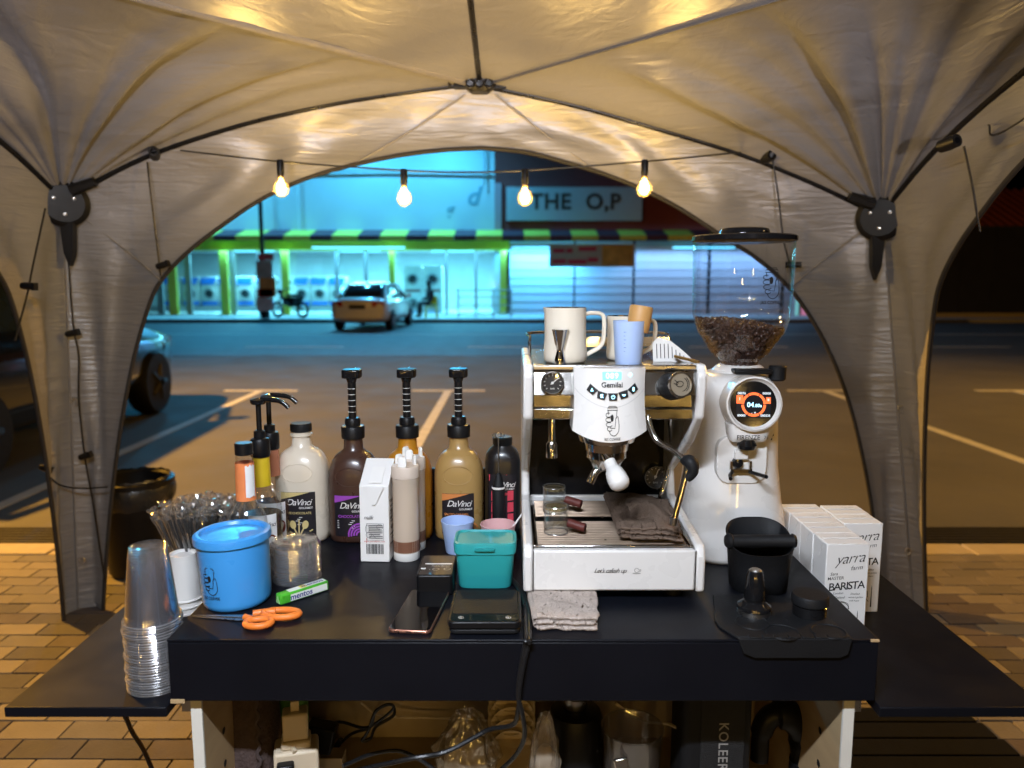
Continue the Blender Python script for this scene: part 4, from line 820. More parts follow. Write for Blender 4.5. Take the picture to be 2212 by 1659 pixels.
def cloth(name, label, P00, P10, P01, P11, layers, m, th_, amp, sd):
    t = th(name, label, 'cloth', (P00 + P11) / 2)
    def lay(u, v, L):
        fr_ = .025 * noise.noise((u * 31, v * 31, sd + L)) + .03 * noise.noise((u * 5, v * 5, sd + 2 * L))
        uu = u * (1 - .05 * L * (L % 2)) + fr_ * (u > .02); vv = v * (1 - .05 * L) + .03 * L + fr_
        p = P00.lerp(P10, uu).lerp(P01.lerp(P11, uu), vv)
        hump = amp * (.6 + 1.2 * noise.noise((u * 2.2 + sd, v * 2.6, sd * 1.3)) + .45 * noise.noise((u * 6, v * 6, sd + L))) * (.35 + .65 * math.sin(PI * min(1, v * 1.1)))
        return p + Vector((0, 0, .0012 + th_ * L + hump * (.4 + .35 * L) * math.sin(PI * min(1, .12 + u * .88)) ** .5))
    for L in range(layers):
        o = ob('fold', grid(60, 50, lambda u, v: lay(u, v, L)), m, t, world=True, ang=180); md = o.modifiers.new('solid', 'SOLIDIFY'); md.thickness = th_ * .7; md.offset = 1
        if L: ob('fold_edge', grid(40, 8, lambda u, v: lay(0.0, u, L).lerp(lay(0.0, u, L - 1), v) + Vector((-.006 * math.sin(PI * v), 0, th_ * .35))), m, t, world=True, ang=180)
    ob('frayed_threads', merge(*[tube([lay(q, 0, layers - 1), lay(q, 0, layers - 1) + Vector((rnd.uniform(-.002, .002), -.003 - .003 * rnd.random(), -.003))], .0005, 4) for q in [k / 40 for k in range(2, 40)]]), m, t, world=True, kind='stuff')
    return t
zc_ = T + zg + .008
cloth('cleaning_cloth', 'brown waffle cloth folded on the drip tray grille', P(1343, 1165, zc_), P(1477, 1172, zc_), P(1308, 1078, zc_), P(1440, 1092, zc_), 3, M['towelb'], .0058, .016, 3)
cloth('cleaning_cloth', 'pale grey waffle cloth folded under the machine front edge', P(1160, 1362, T), P(1290, 1364, T), P(1144, 1288, T), P(1286, 1286, T), 3, M['towelw'], .0072, .005, 9)

# ------------------------------------------------------------------ grinder
gYf = P(CX, 1222, T).y; gX = .488; gY = gYf + .12
gd = th('coffee_grinder', 'white electric coffee grinder with bean hopper and round display', 'coffee grinder', (gX, gY, T))
def gz_(py, Y): return zat(py, Y) - T
zh = gz_(798, gY)                            # hopper neck
bw = S(100, gY, 1.1)
ob('body', sloft([(.0, bw * .98, .118, 3.2), (.012, bw * 1.06, .122, 3.2), (.06, bw * 1.1, .125, 3.0), (.13, bw * 1.0, .115, 2.8), (.2, bw * .93, .105, 2.6), (.3, bw * .9, .1, 2.5), (zh - .075, bw * .9, .105, 2.4), (zh - .035, bw * .86, .105, 2.3), (zh - .012, bw * .7, .09, 2.2), (zh - .004, bw * .5, .07, 2)], 56), M['white'], gd, ang=80)
hX = D(1600, 700, gY).x - gX; hr_ = S(108, gY, 1.5)
zt1 = gz_(523, gY); zc2 = gz_(690, gY)
ob('hopper_collar', xf(lathe([(.056, -.012), (.058, 0), (.05, .008), (.044, .012)], 32), (hX, 0, zh)), M['white'], gd)
hp = ob('hopper', xf(lathe([(.040, zh + .004), (.042, zh + .02), (.06, zh + .035), (hr_ * .86, zh + .085), (hr_ * .955, zh + .12), (hr_ * .97, zh + .16), (hr_ * .985, zt1 - .012), (hr_ * .985, zt1)], 56, False, False), (hX, 0, 0)), clear('smoky_hopper', (.93, .94, .96), .07, .8, .03), gd)
ob('hopper_lid', xf(lathe([(.001, zt1 + .0), (hr_ * .98, zt1), (hr_ * 1.015, zt1 + .002), (hr_ * 1.015, zt1 + .011), (hr_ * .98, zt1 + .014), (hr_ * .5, zt1 + .016), (hr_ * .5, zt1 + .018), (hr_ * .46, zt1 + .028), (hr_ * .4, zt1 + .03), (.001, zt1 + .03)], 56), (hX, 0, 0)), M['blackgloss'], gd)
ob('hopper_gate', bx(hX - .03, hX + .05, -.075, -.04, zh - .002, zh + .008), M['black'], gd, bevel=.003)
def beans():
    V, Fa = [], []; rg = random.Random(3); zs0 = zh + .012
    def rad(z):
        pr = [(.040, zh + .004), (.042, zh + .02), (.06, zh + .035), (hr_ * .86, zh + .085), (hr_ * .955, zh + .12), (hr_ * .97, zh + .16)]
        for (r0, z0), (r1, z1) in zip(pr, pr[1:]):
            if z <= z1: return r0 + (r1 - r0) * (z - z0) / (z1 - z0)
        return hr_ * .97
    b0 = loft([ring(z, r, r * .72, 2, 7) for r, z in ((.0012, -.0052), (.0034, -.003), (.0042, 0), (.0034, .003), (.0012, .0052))])
    for k in range(2300):
        if k < 1000: x, y = rg.uniform(-1, 1), rg.uniform(-1, 1); z = None
        else: a = rg.uniform(0, 2 * PI); z = rg.uniform(zs0, zh + .118)
        if z is None:
            if x * x + y * y > .98: continue
            zz = zh + .107 - .012 * x - .012 * (x * x + y * y) + rg.uniform(-.004, .003); rr = rad(zz) - .006; p = (x * rr, y * rr, zz)
        else:
            if z > zh + .113 - .012 * math.cos(a) - .012: continue
            rr = rad(z) - .0055 - rg.random() * .003; p = (rr * math.cos(a), rr * math.sin(a), z)
        m_ = Euler((rg.uniform(0, 6), rg.uniform(0, 6), rg.uniform(0, 6))).to_matrix(); o = len(V)
        V += [tuple(m_ @ Vector(v) + Vector(p)) for v in b0[0]]; Fa += [tuple(i + o for i in f) for f in b0[1]]
    return V, Fa
ob('coffee_beans', xf(beans(), (hX, 0, 0)), mat('roasted_beans', (.055, .026, .017), .38, var=.4, vs=200), gd, kind='stuff')
ob('bean_core', xf(lathe([(.03, zh + .006), (.034, zh + .02), (.05, zh + .035), (hr_ * .78, zh + .085), (hr_ * .84, zh + .095), (.001, zh + .1)], 32), (hX, 0, 0)), mat('bean_mass', (.03, .014, .01), .8), gd)
def onh(a, b): rr = hr_ * .978 + .0006; an = a / rr - PI / 2 + .28; return (hX + rr * math.cos(an), rr * math.sin(an), b)
ob('hopper_logo', warp(sh2(logo2(.045), 0, (zt1 + zc2) / 2 - .005), onh), M['ink'], gd, smooth=False, kind='stuff')
ob('adjust_knob', xf(lathe([(.014, 0), (.018, .004), (.0185, .03), (.016, .033), (.001, .033)], 24), (S(78, gY, 1.3), -.05, gz_(822, gY - .05))), M['rubber'], gd)
# round display head
dY = -.152; dc = Vector((D(1629, 873, gY + dY).x - gX, dY, gz_(873, gY + dY))); dr = S(62, gY + dY, 1.25)
ax = Vector((-.06, -1, .1)).normalized(); dq = ax.to_track_quat('Z', 'Y').to_euler()
dh = ob('display_head', merge(xf(lathe([(dr * 1.0, -.09), (dr * .99, -.012), (dr * .96, .002), (dr * .9, .004), (dr * .84, -.004), (dr * .80, -.006)], 48, False, False), dc, dq)), M['white'], gd)
ob('display_face', xf(lathe([(dr * .82, -.006), (.001, -.005)], 48, False, True), dc, dq), M['blackgloss'], dh)
du = Vector((-ax.y, ax.x, 0)).normalized(); dvv = ax.cross(du)
if dvv.z < 0: dvv = -dvv
def ond(off): return lambda a, b: dc + du * a + dvv * b + ax * off
u_ = dr / 62; M['orange'] = glow('orange_screen', (.95, .16, .04), .9); M['scr'] = glow('screen_white', (.75, .82, .9), 1.2); M['scrc'] = glow('screen_cyan', (.45, .8, 1.0), 1.6)
ob('screen', warp(disc2([(-37 * u_, -29 * u_), (37 * u_, -29 * u_), (37 * u_, 27 * u_), (-37 * u_, 27 * u_)]), ond(-.0035)), mat('screen_dark', (.012, .014, .02), .1), dh, smooth=False)
ob('screen_ring', warp(merge(*[ribbon([[(u_ * r * math.cos(R(a)), u_ * r * math.sin(R(a)) - u_) for a in range(a0 + 2, a0 + 59, 4)]], 5.5 * u_) for r in (23.5,) for a0 in range(0, 360, 60)], sh2(disc2([(-7 * u_, -9 * u_), (7 * u_, -9 * u_), (7 * u_, 9 * u_), (-7 * u_, 9 * u_)]), -30 * u_, 10 * u_), sh2(disc2([(-5 * u_, -7 * u_), (5 * u_, -7 * u_), (5 * u_, 7 * u_), (-5 * u_, 7 * u_)]), 31 * u_, 8 * u_)), ond(-.0028)), M['orange'], dh, smooth=False, kind='stuff')
ob('screen_digits', warp(merge(sh2(text2('04', 15 * u_, 0, .02), -7 * u_, -2 * u_), sh2(text2('.80s', 10 * u_, 0, .02), 9 * u_, -3.5 * u_)), ond(-.0022)), M['scrc'], dh, smooth=False, kind='stuff')
ob('screen_labels', warp(merge(sh2(text2('00076', 7 * u_), -26 * u_, 23 * u_), sh2(text2('00000', 7 * u_), 27 * u_, 23 * u_), sh2(text2('00000', 7 * u_), -26 * u_, -25 * u_), sh2(text2('000535', 7 * u_), 25 * u_, -25 * u_), sh2(text2('I', 9 * u_), -30 * u_, 11 * u_), sh2(text2('II', 8 * u_), 31 * u_, 9 * u_), sh2(text2('- +', 9 * u_), 0, -19 * u_)), ond(-.0022)), M['scr'], dh, smooth=False, kind='stuff')
ob('chin', sloft([(gz_(958, gY + dY), .036, .018, 3.5, dc.x - .002, dY + .03), (gz_(948, gY + dY), .040, .026, 3.5, dc.x - .002, dY + .03), (gz_(920, gY + dY), .046, .03, 3.5, dc.x, dY + .034)], 32), M['white'], gd)
ob('name_lettering', warp(merge(text2('FIRENZE', .0135), sh2(text2('75', .010), .038, 0), sh2(disc2([(0, 0), (.004, 0), (.004, .008), (.007, .009), (.007, .014), (.004, .006)]), .047, -.005)), lambda a, b: (dc.x - .008 + a * .95, dY + .0022, gz_(946, gY + dY) + b)), M['ink'], gd, smooth=False, kind='stuff')
bp_ = ob('back_pad', prism(rrect(dc.x - .06, dc.x + .045, gz_(1042, gY - .1), gz_(940, gY - .1), .03), -.112, -.09), M['white'], gd, bevel=.002)
ob('outlet', xf(lathe([(.017, 0), (.02, .008), (.014, .02)], 20), (dc.x - .006, -.135, gz_(968, gY - .13))), M['blackgloss'], gd); ob('chute', bx(dc.x - .026, dc.x + .002, -.125, -.1125, gz_(992, gY - .12), gz_(972, gY - .12)), M['white'], gd, bevel=.002)
ob('start_button', xf(lathe([(.0115, 0), (.0115, .006), (.009, .012), (.001, .013)], 20), (dc.x - .018, -.1125, gz_(998, gY - .11)), (R(90), 0, 0)), M['blackgloss'], gd)
fkz = gz_(1024, gY - .14)
fkp = ob('fork_holder', merge(bx(dc.x - .034, dc.x - .029, -.12, -.1125, fkz + .002, fkz + .022), bx(dc.x + .006, dc.x + .011, -.12, -.1125, fkz + .002, fkz + .022), bx(dc.x - .034, dc.x + .011, -.124, -.12, fkz - .002, fkz + .006)), M['chrome'], gd)
for s in (-1, 1): ob('fork_arm', tube(cr([(dc.x - .012 + s * .018, -.122, fkz), (dc.x - .012 + s * .03, -.15, fkz + .001), (dc.x - .012 + s * .036, -.175, fkz + (.003 if s > 0 else -.001))], 5), .004, 8), M['black'], fkp)
# ------------------------------------------------------------------ right side of the counter: knock box, tamping mat, cartons
kb = base(1636, 1292, T, .055); kx = th('knock_box', 'black plastic knock box with padded bar beside the grinder', 'knock box', kb)
kw = S(68, kb.y, .95); kh = zat(1118, kb.y + .05) - T
def ktop(x, y): return kh * (.66 + .34 * max(0, min(1, (y / .055 + 1) / 2)) ** 1.3)
def kring(f, s): return [(x, y, f * ktop(x, y) if f > 0 else 0) for x, y, z in ring(0, kw * s, .055 * s, 2.6, 44)]
ob('body', loft([kring(0, .82), kring(.02, .86), kring(.5, .93), kring(.97, 1.0), kring(1.0, 1.02), kring(.995, .97), kring(.6, .9), kring(.05, .8)], True, True), M['rubber'], kx, ang=60)
kz = zat(1168, kb.y - .01) - T
ob('knock_bar', xf(lathe([(.001, -kw * 1.16), (.010, -kw * 1.14), (.0155, -kw * 1.05), (.0155, -kw * .96), (.0125, -kw * .92), (.0125, kw * .92), (.0145, kw * .98), (.012, kw * 1.06), (.001, kw * 1.08)], 20), (0, -.012, kz), (0, R(90), 0)), M['rubber'], kx)
mt = th('tamping_mat', 'black rubber corner tamping mat hooked over the counter edge', 'mat', (.46, YF + .07, T))
mo = [P(x, y, T) for x, y in ((1582, 1300), (1566, 1330), (1573, 1352), (1598, 1390))]
X0, X1 = P(1598, 1392, T).x - .46, P(1848, 1392, T).x - .46
Yb = P(1600, 1290, T).y - (YF + .07)
ol = [(X0, -.07), (X0 - .018, -.03), (X0 - .02, .0), (X0 - .012, .03), (X0 + .005, Yb), (X0 + .1, Yb + .004), (X1 - .04, Yb - .012), (X1 - .006, .0), (X1, -.07)]
ob('mat_sheet', prism(ol, .0005, .0052, 'z'), M['rubber'], mt, bevel=.002)
lip = [(X0, .005)] + [(X0 + (X1 - X0) * k / 40, .005) for k in range(1, 40)] + [(X1, .005), (X1 - .006, -.024), (X1 - .02, -.03), (X0 + .03, -.03), (X0 + .01, -.022)]
ob('front_lip', prism(lip, -.077, -.0715), M['rubber'], mt, bevel=.0015)
for k in range(7): ob('lip_lug', bx(X0 + .02 + k * (X1 - X0 - .06) / 6.0, X0 + .04 + k * (X1 - X0 - .06) / 6.0, -.0768, -.064, .0052, .0075), M['rubber'], mt, bevel=.001)
for x, y in ((1625, 1345), (1690, 1366), (1790, 1364)): c = P(x, y, T + .0053); ob('rest_ring', xf(tube([(.028 * math.cos(a), .028 * math.sin(a), 0) for a in [2 * PI * k / 32 for k in range(32)]], .0016, 6, True), c - Vector((.46, YF + .07, T))), M['rubber'], mt)
tp_ = base(1628, 1338, T + .0055, .029); tm = th('tamper', 'black coffee tamper with steel base on the rubber mat', 'tamper', tp_)
th_h = zat(1232, tp_.y) - T - .0055
ob('base_plate', lathe([(.001, 0), (.029, 0), (.029, .007), (.027, .008)], 36), M['steel'], tm); ob('flange', lathe([(.029, .0082), (.0305, .010), (.0295, .015), (.02, .022), (.0165, .024)], 36), M['blackgloss'], tm)
ob('handle', lathe([(.0165, .0242), (.0185, .03), (.0175, .05), (.014, th_h - .006), (.0125, th_h), (.001, th_h)], 32), M['blackgloss'], tm); ob('end_cap', lathe([(.0105, th_h + .0003), (.009, th_h + .0022), (.001, th_h + .002)], 24), M['steel'], tm)
dp = base(1748, 1342, T + .0055, .031); dt = th('coffee_distributor', 'round black coffee distributor puck on the rubber mat', 'distributor', dp)
ob('lower_body', lathe([(.001, 0), (.029, 0), (.0292, .018), (.028, .019)], 40), M['blackgloss'], dt); ob('upper_cap', lathe([(.0295, .0195), (.032, .022), (.032, .035), (.030, .038), (.001, .038)], 40), M['rubber'], dt)
# milk cartons on the right side board
def strokes(spec): return ribbon(spec, .0006)
FACE = [cr([(x, y, 0) for x, y in l], 4) for l in ([(-.01, -.035), (-.022, -.03), (-.026, -.018), (-.018, -.008), (-.004, -.006), (.006, -.014), (.004, -.026), (-.004, -.034), (-.002, -.05)], [(-.022, -.014), (-.012, -.004), (.004, -.008), (.008, -.02)], [(-.03, -.05), (-.018, -.042), (-.008, -.05), (.008, -.046), (.02, -.06)], [(-.018, -.02), (-.012, -.021)], [(-.006, -.02), (.0, -.021)], [(.01, -.05), (.016, -.035), (.018, -.05)])]
FACE = [[(p.x, p.y) for p in l] for l in FACE]
CW, CD, CH = .085, .067, .199
def carton_art(w, h): 
    g = [sh2(text2('yarra', .031, .45, -.010, .9), .004, h - .03, .12), sh2(text2('farm', .013, .35, -.006), .018, h - .049, .12), sh2(text2('Sara', .009, .3), -.026, h - .062, .1), sh2(text2('MASTER', .009, .1, .002), -.022, h - .071, .08), sh2(text2('BARISTA', .0222, .12, .012, .82), 0, h - .087, .09),
         sh2(text2('Sara London', .0065, .3), -.022, h - .102, .05), sh2(text2('New Zealand', .0065, .3), -.02, h - .111, .05), sh2(text2('Distilled', .0055, .3), .018, h - .103), sh2(text2('extract golden', .005, .3), .02, h - .11), sh2(text2('milk hope', .005, .3), .017, h - .117)]
    g.append(sh2(ribbon(FACE, .0011), .0, h - .115)); g.append(([(.024, .012), (.027, .012), (.0262, .055), (.0255, .062), (.0248, .055)], [(0, 1, 2, 3, 4)]))
    return merge(*g)
art = carton_art(CW, CH)
def carton(label, x, y, front, right=False, rz=0.0):
    t = th('milk_carton', label, 'milk carton', (x, y, W + .0005), rz, 'white barista milk cartons packed on the right side board')
    b = ob('carton_body', bx(-CW / 2, CW / 2, 0, CD, 0, CH), M['paper'], t, bevel=.0022)
    ob('top_fold', bx(-CW / 2 + .004, CW / 2 - .004, CD * .47, CD * .53, CH + .0003, CH + .002), M['paper'], t, bevel=.0005)
    ob('top_print', warp(sh2(text2('13 01 2025', .006), .012, CD * .7), lambda u, v: (u, v, CH + .0009)), mat('faint_print', (.4, .4, .4), .6) if 'faint_print' not in bpy.data.materials else bpy.data.materials['faint_print'], t, smooth=False, kind='stuff')
    ob('ear_flap', prism([(.016, CH - .003), (CD - .016, CH - .003), (CD / 2, CH - .036)], -CW / 2 - .0012, -CW / 2 - .0002, 'x'), M['paper'], t)
    ob('side_print', warp(text2('milk', .009, .3), lambda u, v: (-CW / 2 - .0012, CD * .5 - u, .05 + v)), M['ink'], t, smooth=False, kind='stuff')
    if front: ob('front_artwork', warp(art, lambda u, v: (u, -.0008, v)), M['ink'], t, smooth=False, kind='stuff'); ob('flag_print', warp(sh2(disc2([(-.012, -.008), (.004, -.012), (.01, .004), (-.006, .009)]), -.03, .055), lambda u, v: (u, -.0009, v)), mat('navy_print', (.02, .03, .15), .6), t, smooth=False)
    return t
ox = .621 + CW / 2
for k, l in enumerate(('yarra milk carton at the front of the row beside the counter end', 'milk carton second in the row beside the counter end', 'milk carton third in the row beside the counter end', 'milk carton last in the row against the grinder side')):
    carton(l, ox + rnd.uniform(-.001, .001), 1.458 + k * (CD + .0015), k == 0)
for k, l in enumerate(('yarra milk carton at the front of the outer row', 'milk carton behind another in the outer row')):
    carton(l, ox + CW + .003 + .002 * k, 1.586 + k * (CD + .0015), k == 0)

# ------------------------------------------------------------------ syrup and sauce bottles
def front_of(rx, ry, n): return lambda x: -ry * max(0, 1 - min(1, abs(x / rx)) ** n) ** (1 / n)
def label_on(t, rx, ry, n, x0, x1, z0, z1, m, off=.0008, name='paper_label', cy=0.0, nx=14):
    fo = front_of(rx, ry, n); return ob(name, grid(nx, 2, lambda u, v: (x0 + (x1 - x0) * u, cy + fo(x0 + (x1 - x0) * u) - off, z0 + (z1 - z0) * v)), m, t)
def print_on(t, g2, rx, ry, n, dx, dz, m, off=.0016, name='label_lettering', kind='stuff', cy=0.0):
    fo = front_of(rx, ry, n); return ob(name, warp(sh2(g2, dx, dz), lambda a, b: (a, cy + fo(a) - off, b)), m, t, smooth=False, kind=kind)
M['lblack'] = mat('black_label', (.012, .010, .014), .45, var=.1)
def pump_sauce(t, z, n_marks=5):
    c = ob('pump_collar', lathe([(.019, z - .012), (.0265, z - .011), (.027, z + .014), (.025, z + .017), (.0175, z + .019), (.0175, z + .032), (.015, z + .036)], 32), M['black'], t)
    for k in range(22): a = 2 * PI * k / 22; ob('grip_rib', rod((.0168 * math.cos(a), .0168 * math.sin(a), z + .02), (.0168 * math.cos(a), .0168 * math.sin(a), z + .031), .0012, 5), M['black'], c) if k % 2 == 0 else None
    s = ob('pump_shaft', lathe([(.0092, z + .036), (.0095, z + .1), (.0095, z + .128)], 20), M['black'], t)
    for k in range(n_marks): ob('dose_mark', tube([(.0098 * math.cos(a), .0098 * math.sin(a), z + .05 + k * .0135) for a in [R(-150 + 12 * j) for j in range(11)]], .0006, 4), M['whiteink'], s)
    hdv = [(-.021, -.011), (-.014, -.016), (.016, -.016), (.0215, -.008), (.0215, .018), (.012, .026), (-.012, .026), (-.0215, .018)]
    ob('pump_head', merge(prism(hdv, z + .128, z + .148, 'z'), xf(lathe([(.0095, 0), (.013, .012)], 16), (0, 0, z + .116)), tube(cr([(0, .02, z + .139), (0, .06, z + .139), (0, .075, z + .126)], 4), .007, 8)), M['blackgloss'], t, bevel=.003)
def sauce(name, label, px, pyb, body, h_sh, h_nk, w, accent, flavour, pump, art=None, glossy=.3, emboss=True):
    rx, ry, n = w / 2, .05, 2.7
    b = base(px, pyb, T, ry); t = th(name, label, 'sauce bottle', b)
    m = mat('plastic_' + flavour.replace(' ', '_').lower(), body, glossy, var=.05, coat=.25)
    zs_, zn = h_sh, h_nk
    secs = [(0, rx * .9, ry * .9, n), (.006, rx * .985, ry * .985, n), (.02, rx, ry, n), (zs_, rx, ry, n)]
    for k in range(1, 8): a = PI / 2 * k / 8; secs.append((zs_ + (zn - zs_) * .60 * math.sin(a), .024 + (rx - .024) * math.cos(a) ** 1.0, .024 + (ry - .024) * math.cos(a), n - (n - 2) * k / 8))
    secs += [(zs_ + (zn - zs_) * .66, .0225, .0225, 2), (zn - .012, .021, .021, 2), (zn, .021, .021, 2)]
    ob('bottle_body', sloft(secs, 48), m, t, ang=70)
    lz1 = zs_ * .80; lz0 = .018; lx = rx * .64
    lab = label_on(t, rx, ry, n, -lx, lx, lz0, lz1, M['lblack'])
    am = mat('accent_' + flavour.replace(' ', '_').lower(), accent, .5)
    fo = front_of(rx, ry, n)
    ob('label_corner', grid(12, 2, lambda u, v: (-lx + 1.7 * lx * u, fo(-lx + 1.7 * lx * u) - .0013, lz1 - .0005 - .017 * (1 - u) * v)), am, lab)
    print_on(lab, text2('DaVinci', .0205, .35, -.002, .86), rx, ry, n, .002, lz1 - .024, M['whiteink']); print_on(lab, text2('GOURMET', .0065, 0, .01), rx, ry, n, .018, lz1 - .037, M['whiteink'])
    print_on(lab, text2(flavour, .0092 if len(flavour) < 13 else .0076, 0, .012, .9), rx, ry, n, -lx * .08, lz1 - .049, am)
    print_on(lab, merge(*[ribbon([[(-lx * .85, -k * .0042), (lx * (.25 - .1 * (k % 3)), -k * .0042)]], .0013) for k in range(5)]), rx, ry, n, 0, lz1 - .059, M['whiteink'])
    if art: print_on(lab, art(lx), rx, ry, n, 0, lz0, am, name='label_picture')
    if emboss:
        zE = zs_ + (zn - zs_) * .12
        def onb(a, b2):
            z = zE + b2; k = max(0, min(1, (z - zs_) / ((zn - zs_) * .6))); c = math.sqrt(max(0, 1 - k * k)); r1, r2 = .024 + (rx - .024) * c, .024 + (ry - .024) * c
            return Vector((a, -r2 * max(0, 1 - min(1, abs(a / r1)) ** n) ** (1 / n) - .0003, z))
        ob('embossed_oval', tube([onb(.034 * math.cos(x), .021 * math.sin(x)) for x in [2 * PI * k / 36 for k in range(36)]], .0009, 6, True), m, t)
        ob('embossed_name', warp(text2('DaVinci', .017, .35, .0, .85), onb), m, t, smooth=False, kind='stuff')
    if pump: pump_sauce(t, zn)
    else: ob('screw_cap', lathe([(.0215, zn - .003), (.0245, zn - .001), (.0245, zn + .013), (.0225, zn + .017), (.001, zn + .017)], 32), M['rubber'], t); ob('neck_ring', lathe([(.0215, zn - .014), (.025, zn - .012), (.025, zn - .008), (.0215, zn - .006)], 28, False, False), m, t)
    return t
def swirl(lx): return ribbon([arc(lx * .55, .004, r, r, 20, 190, 20) for r in (.008, .014, .020, .026)], .0038)
def spoons(lx): return merge(*[sh2(disc2(arc(0, 0, .007, .010, 0, 340, 16)), x, .028, R(-x * 900)) for x in (-.012, .016)], ribbon([[(0, 0), (-.012, .024)], [(.002, 0), (.014, .024)], [(.001, 0), (.002, .04)], [(-.004, 0), (-.03, .018)], [(.006, 0), (.032, .016)]], .003))
b1 = base(659, 1175, T, .05); hsh = zat(1005, b1.y) - T; hnk = zat(929, b1.y) - T
sauce('sauce_bottle', 'white chocolate sauce bottle with plain black screw cap', 659, 1175, (.66, .58, .47), hsh - .02, hnk, .122, (.62, .48, .2), 'WHITE CHOCOLATE', False, spoons)
hn2 = zat(935, base(769, 1175, T, .05).y) - T
sauce('sauce_bottle', 'brown chocolate sauce bottle with black pump', 769, 1175, (.055, .026, .018), hsh - .03, hn2, .116, (.30, .06, .42), 'CHOCOLATE', True, swirl)
sauce('sauce_bottle', 'orange yellow sauce bottle with black pump behind squeeze bottles', 884, 1172, (.45, .19, .012), hsh - .03, hn2, .112, (.7, .3, .03), 'MANGO', True, swirl)
sauce('sauce_bottle', 'golden salted caramel sauce bottle with black pump', 993, 1170, (.37, .23, .08), hsh - .03, hn2, .115, (.62, .22, .06), 'SALTED CARAMEL', True, swirl)
# strawberry: slim black bottle
sb = base(1086, 1172, T, .036); st = th('sauce_bottle', 'slim black strawberry sauce bottle beside the espresso machine', 'sauce bottle', sb)
sh_ = zat(985, sb.y) - T; sn_ = zat(958, sb.y) - T; srx = S(38, sb.y, 1.0)
ob('bottle_body', sloft([(0, srx * .92, .033, 3), (.008, srx, .036, 3), (sh_ - .01, srx, .036, 3), (sh_ + .006, srx * .93, .033, 2.6), (sn_ - .012, srx * .75, .028, 2.3), (sn_ - .004, .021, .021, 2), (sn_, .02, .02, 2)], 44), mat('black_bottle', (.007, .006, .007), .3, coat=.2), st, ang=70)
ob('cap', lathe([(.0215, sn_ - .002), (.023, sn_), (.023, sn_ + .014), (.02, sn_ + .017), (.001, sn_ + .017)], 28), M['black'], st)
sl = label_on(st, srx, .036, 3, -srx * .75, srx * .75, .02, sh_ - .035, M['lblack']); sac = mat('accent_strawberry', (.6, .05, .08), .5); sz = sh_ - .035
ob('label_corner', warp(disc2([(-srx * .75, sz), (srx * .3, sz), (-srx * .75, sz - .015)]), lambda a, q: (a, front_of(srx, .036, 3)(a) - .0016, q)), sac, sl, smooth=False)
print_on(sl, text2('DaVinci', .018, .35, -.002, .85), srx, .036, 3, .004, sz - .024, M['whiteink']); print_on(sl, text2('GOURMET', .005, 0, .01), srx, .036, 3, .016, sz - .034, M['whiteink']); print_on(sl, text2('STRAWBERRY', .0085, 0, .012, .88), srx, .036, 3, -.002, sz - .046, sac)
print_on(sl, merge(*[sh2(disc2([(-.007, -.012), (.007, -.010), (.007, .012), (-.006, .012)]), x, .03 + k * .027) for k in range(4) for x in (-.019, .018)]), srx, .036, 3, 0, 0, sac, name='label_picture')
# clear syrup bottles
def syrup(label, px, Yc, ztop_px, neck, liquid, pump, capw):
    X = (px - CX) / F * dep(Yc, 1.1); t = th('syrup_bottle', label, 'syrup bottle', (X, Yc, T)); h = zat(ztop_px, Yc) - T; r = .0395
    sh = h * .56 if not pump else h * .60
    pr = [(.001, 0), (r * .96, 0), (r, .005), (r, sh - .035), (r * .96, sh - .022), (r * .78, sh - .006), (.0195, sh + .012), (.0185, sh + .03), (.0165, h - .004), (.0165, h)]
    ob('glass_body', lathe(pr, 40, False, False), M['glass'], t)
    ob('syrup', lathe([(.001, .004), (r * .95, .004), (r * .95, sh - .045), (.001, sh - .045)], 36), liquid, t)
    nk = ob('neck_label', lathe([(.0195, sh + .016), (.0192, sh + .03), (.0182, h - .022)], 32, False, False), neck, t)
    if not pump:
        ob('screw_cap', lathe([(.0168, h - .006), (.0178, h - .005), (.0178, h + .016), (.016, h + .018), (.001, h + .018)], 28), M['black'], t)
        ob('torn_patch', grid(8, 5, lambda u, v: (.0200 * math.cos(R(-70 + 60 * u)), .0200 * math.sin(R(-70 + 60 * u)), sh + .024 + (h - sh - .05) * v + .006 * noise.noise((u * 7, v * 7, 1)))), M['paper'], nk)
    else:
        ob('neck_sleeve', lathe([(.0195, h - .02), (.0205, h - .018), (.0205, h + .012), (.018, h + .018), (.012, h + .02), (.012, h + .034), (.008, h + .036)], 28), M['black'], t)
        ob('pump_shaft', rod((0, 0, h + .036), (0, 0, h + .095), .0055, 12), M['black'], t)
        ob('pump_head', merge(xf(lathe([(.001, 0), (.014, 0), (.0165, .004), (.016, .010), (.001, .014)], 24), (0, 0, h + .092)), tube(cr([(.006, 0, h + .102), (.03, -.004, h + .102), (.052, -.006, h + .097), (.066, -.007, h + .085)], 5), [.0055] * 8 + [.005] * 8, 10)), M['blackgloss'], t)
    lb_ = ob('body_label', grid(18, 2, lambda u, v: ((r + .0006) * math.cos(R(-120 + 90 * u)), (r + .0006) * math.sin(R(-120 + 90 * u)), .02 + (sh - .06) * v)), M['paper'], t)
    def onr(a, b): an = a / r + R(-62); return ((r + .0012) * math.cos(an), (r + .0012) * math.sin(an), b)
    ob('label_lettering', warp(sh2(text2('DaVinci', .014, .35, .0, .85), 0, sh - .062), onr), M['ink'], lb_, smooth=False, kind='stuff')
    ob('label_picture', warp(sh2(disc2(arc(0, 0, .012, .016, 0, 340, 16)), .008, .05), onr), mat('label_brown_%d' % px, (.2, .04, .02), .5), lb_, smooth=False)
    return t
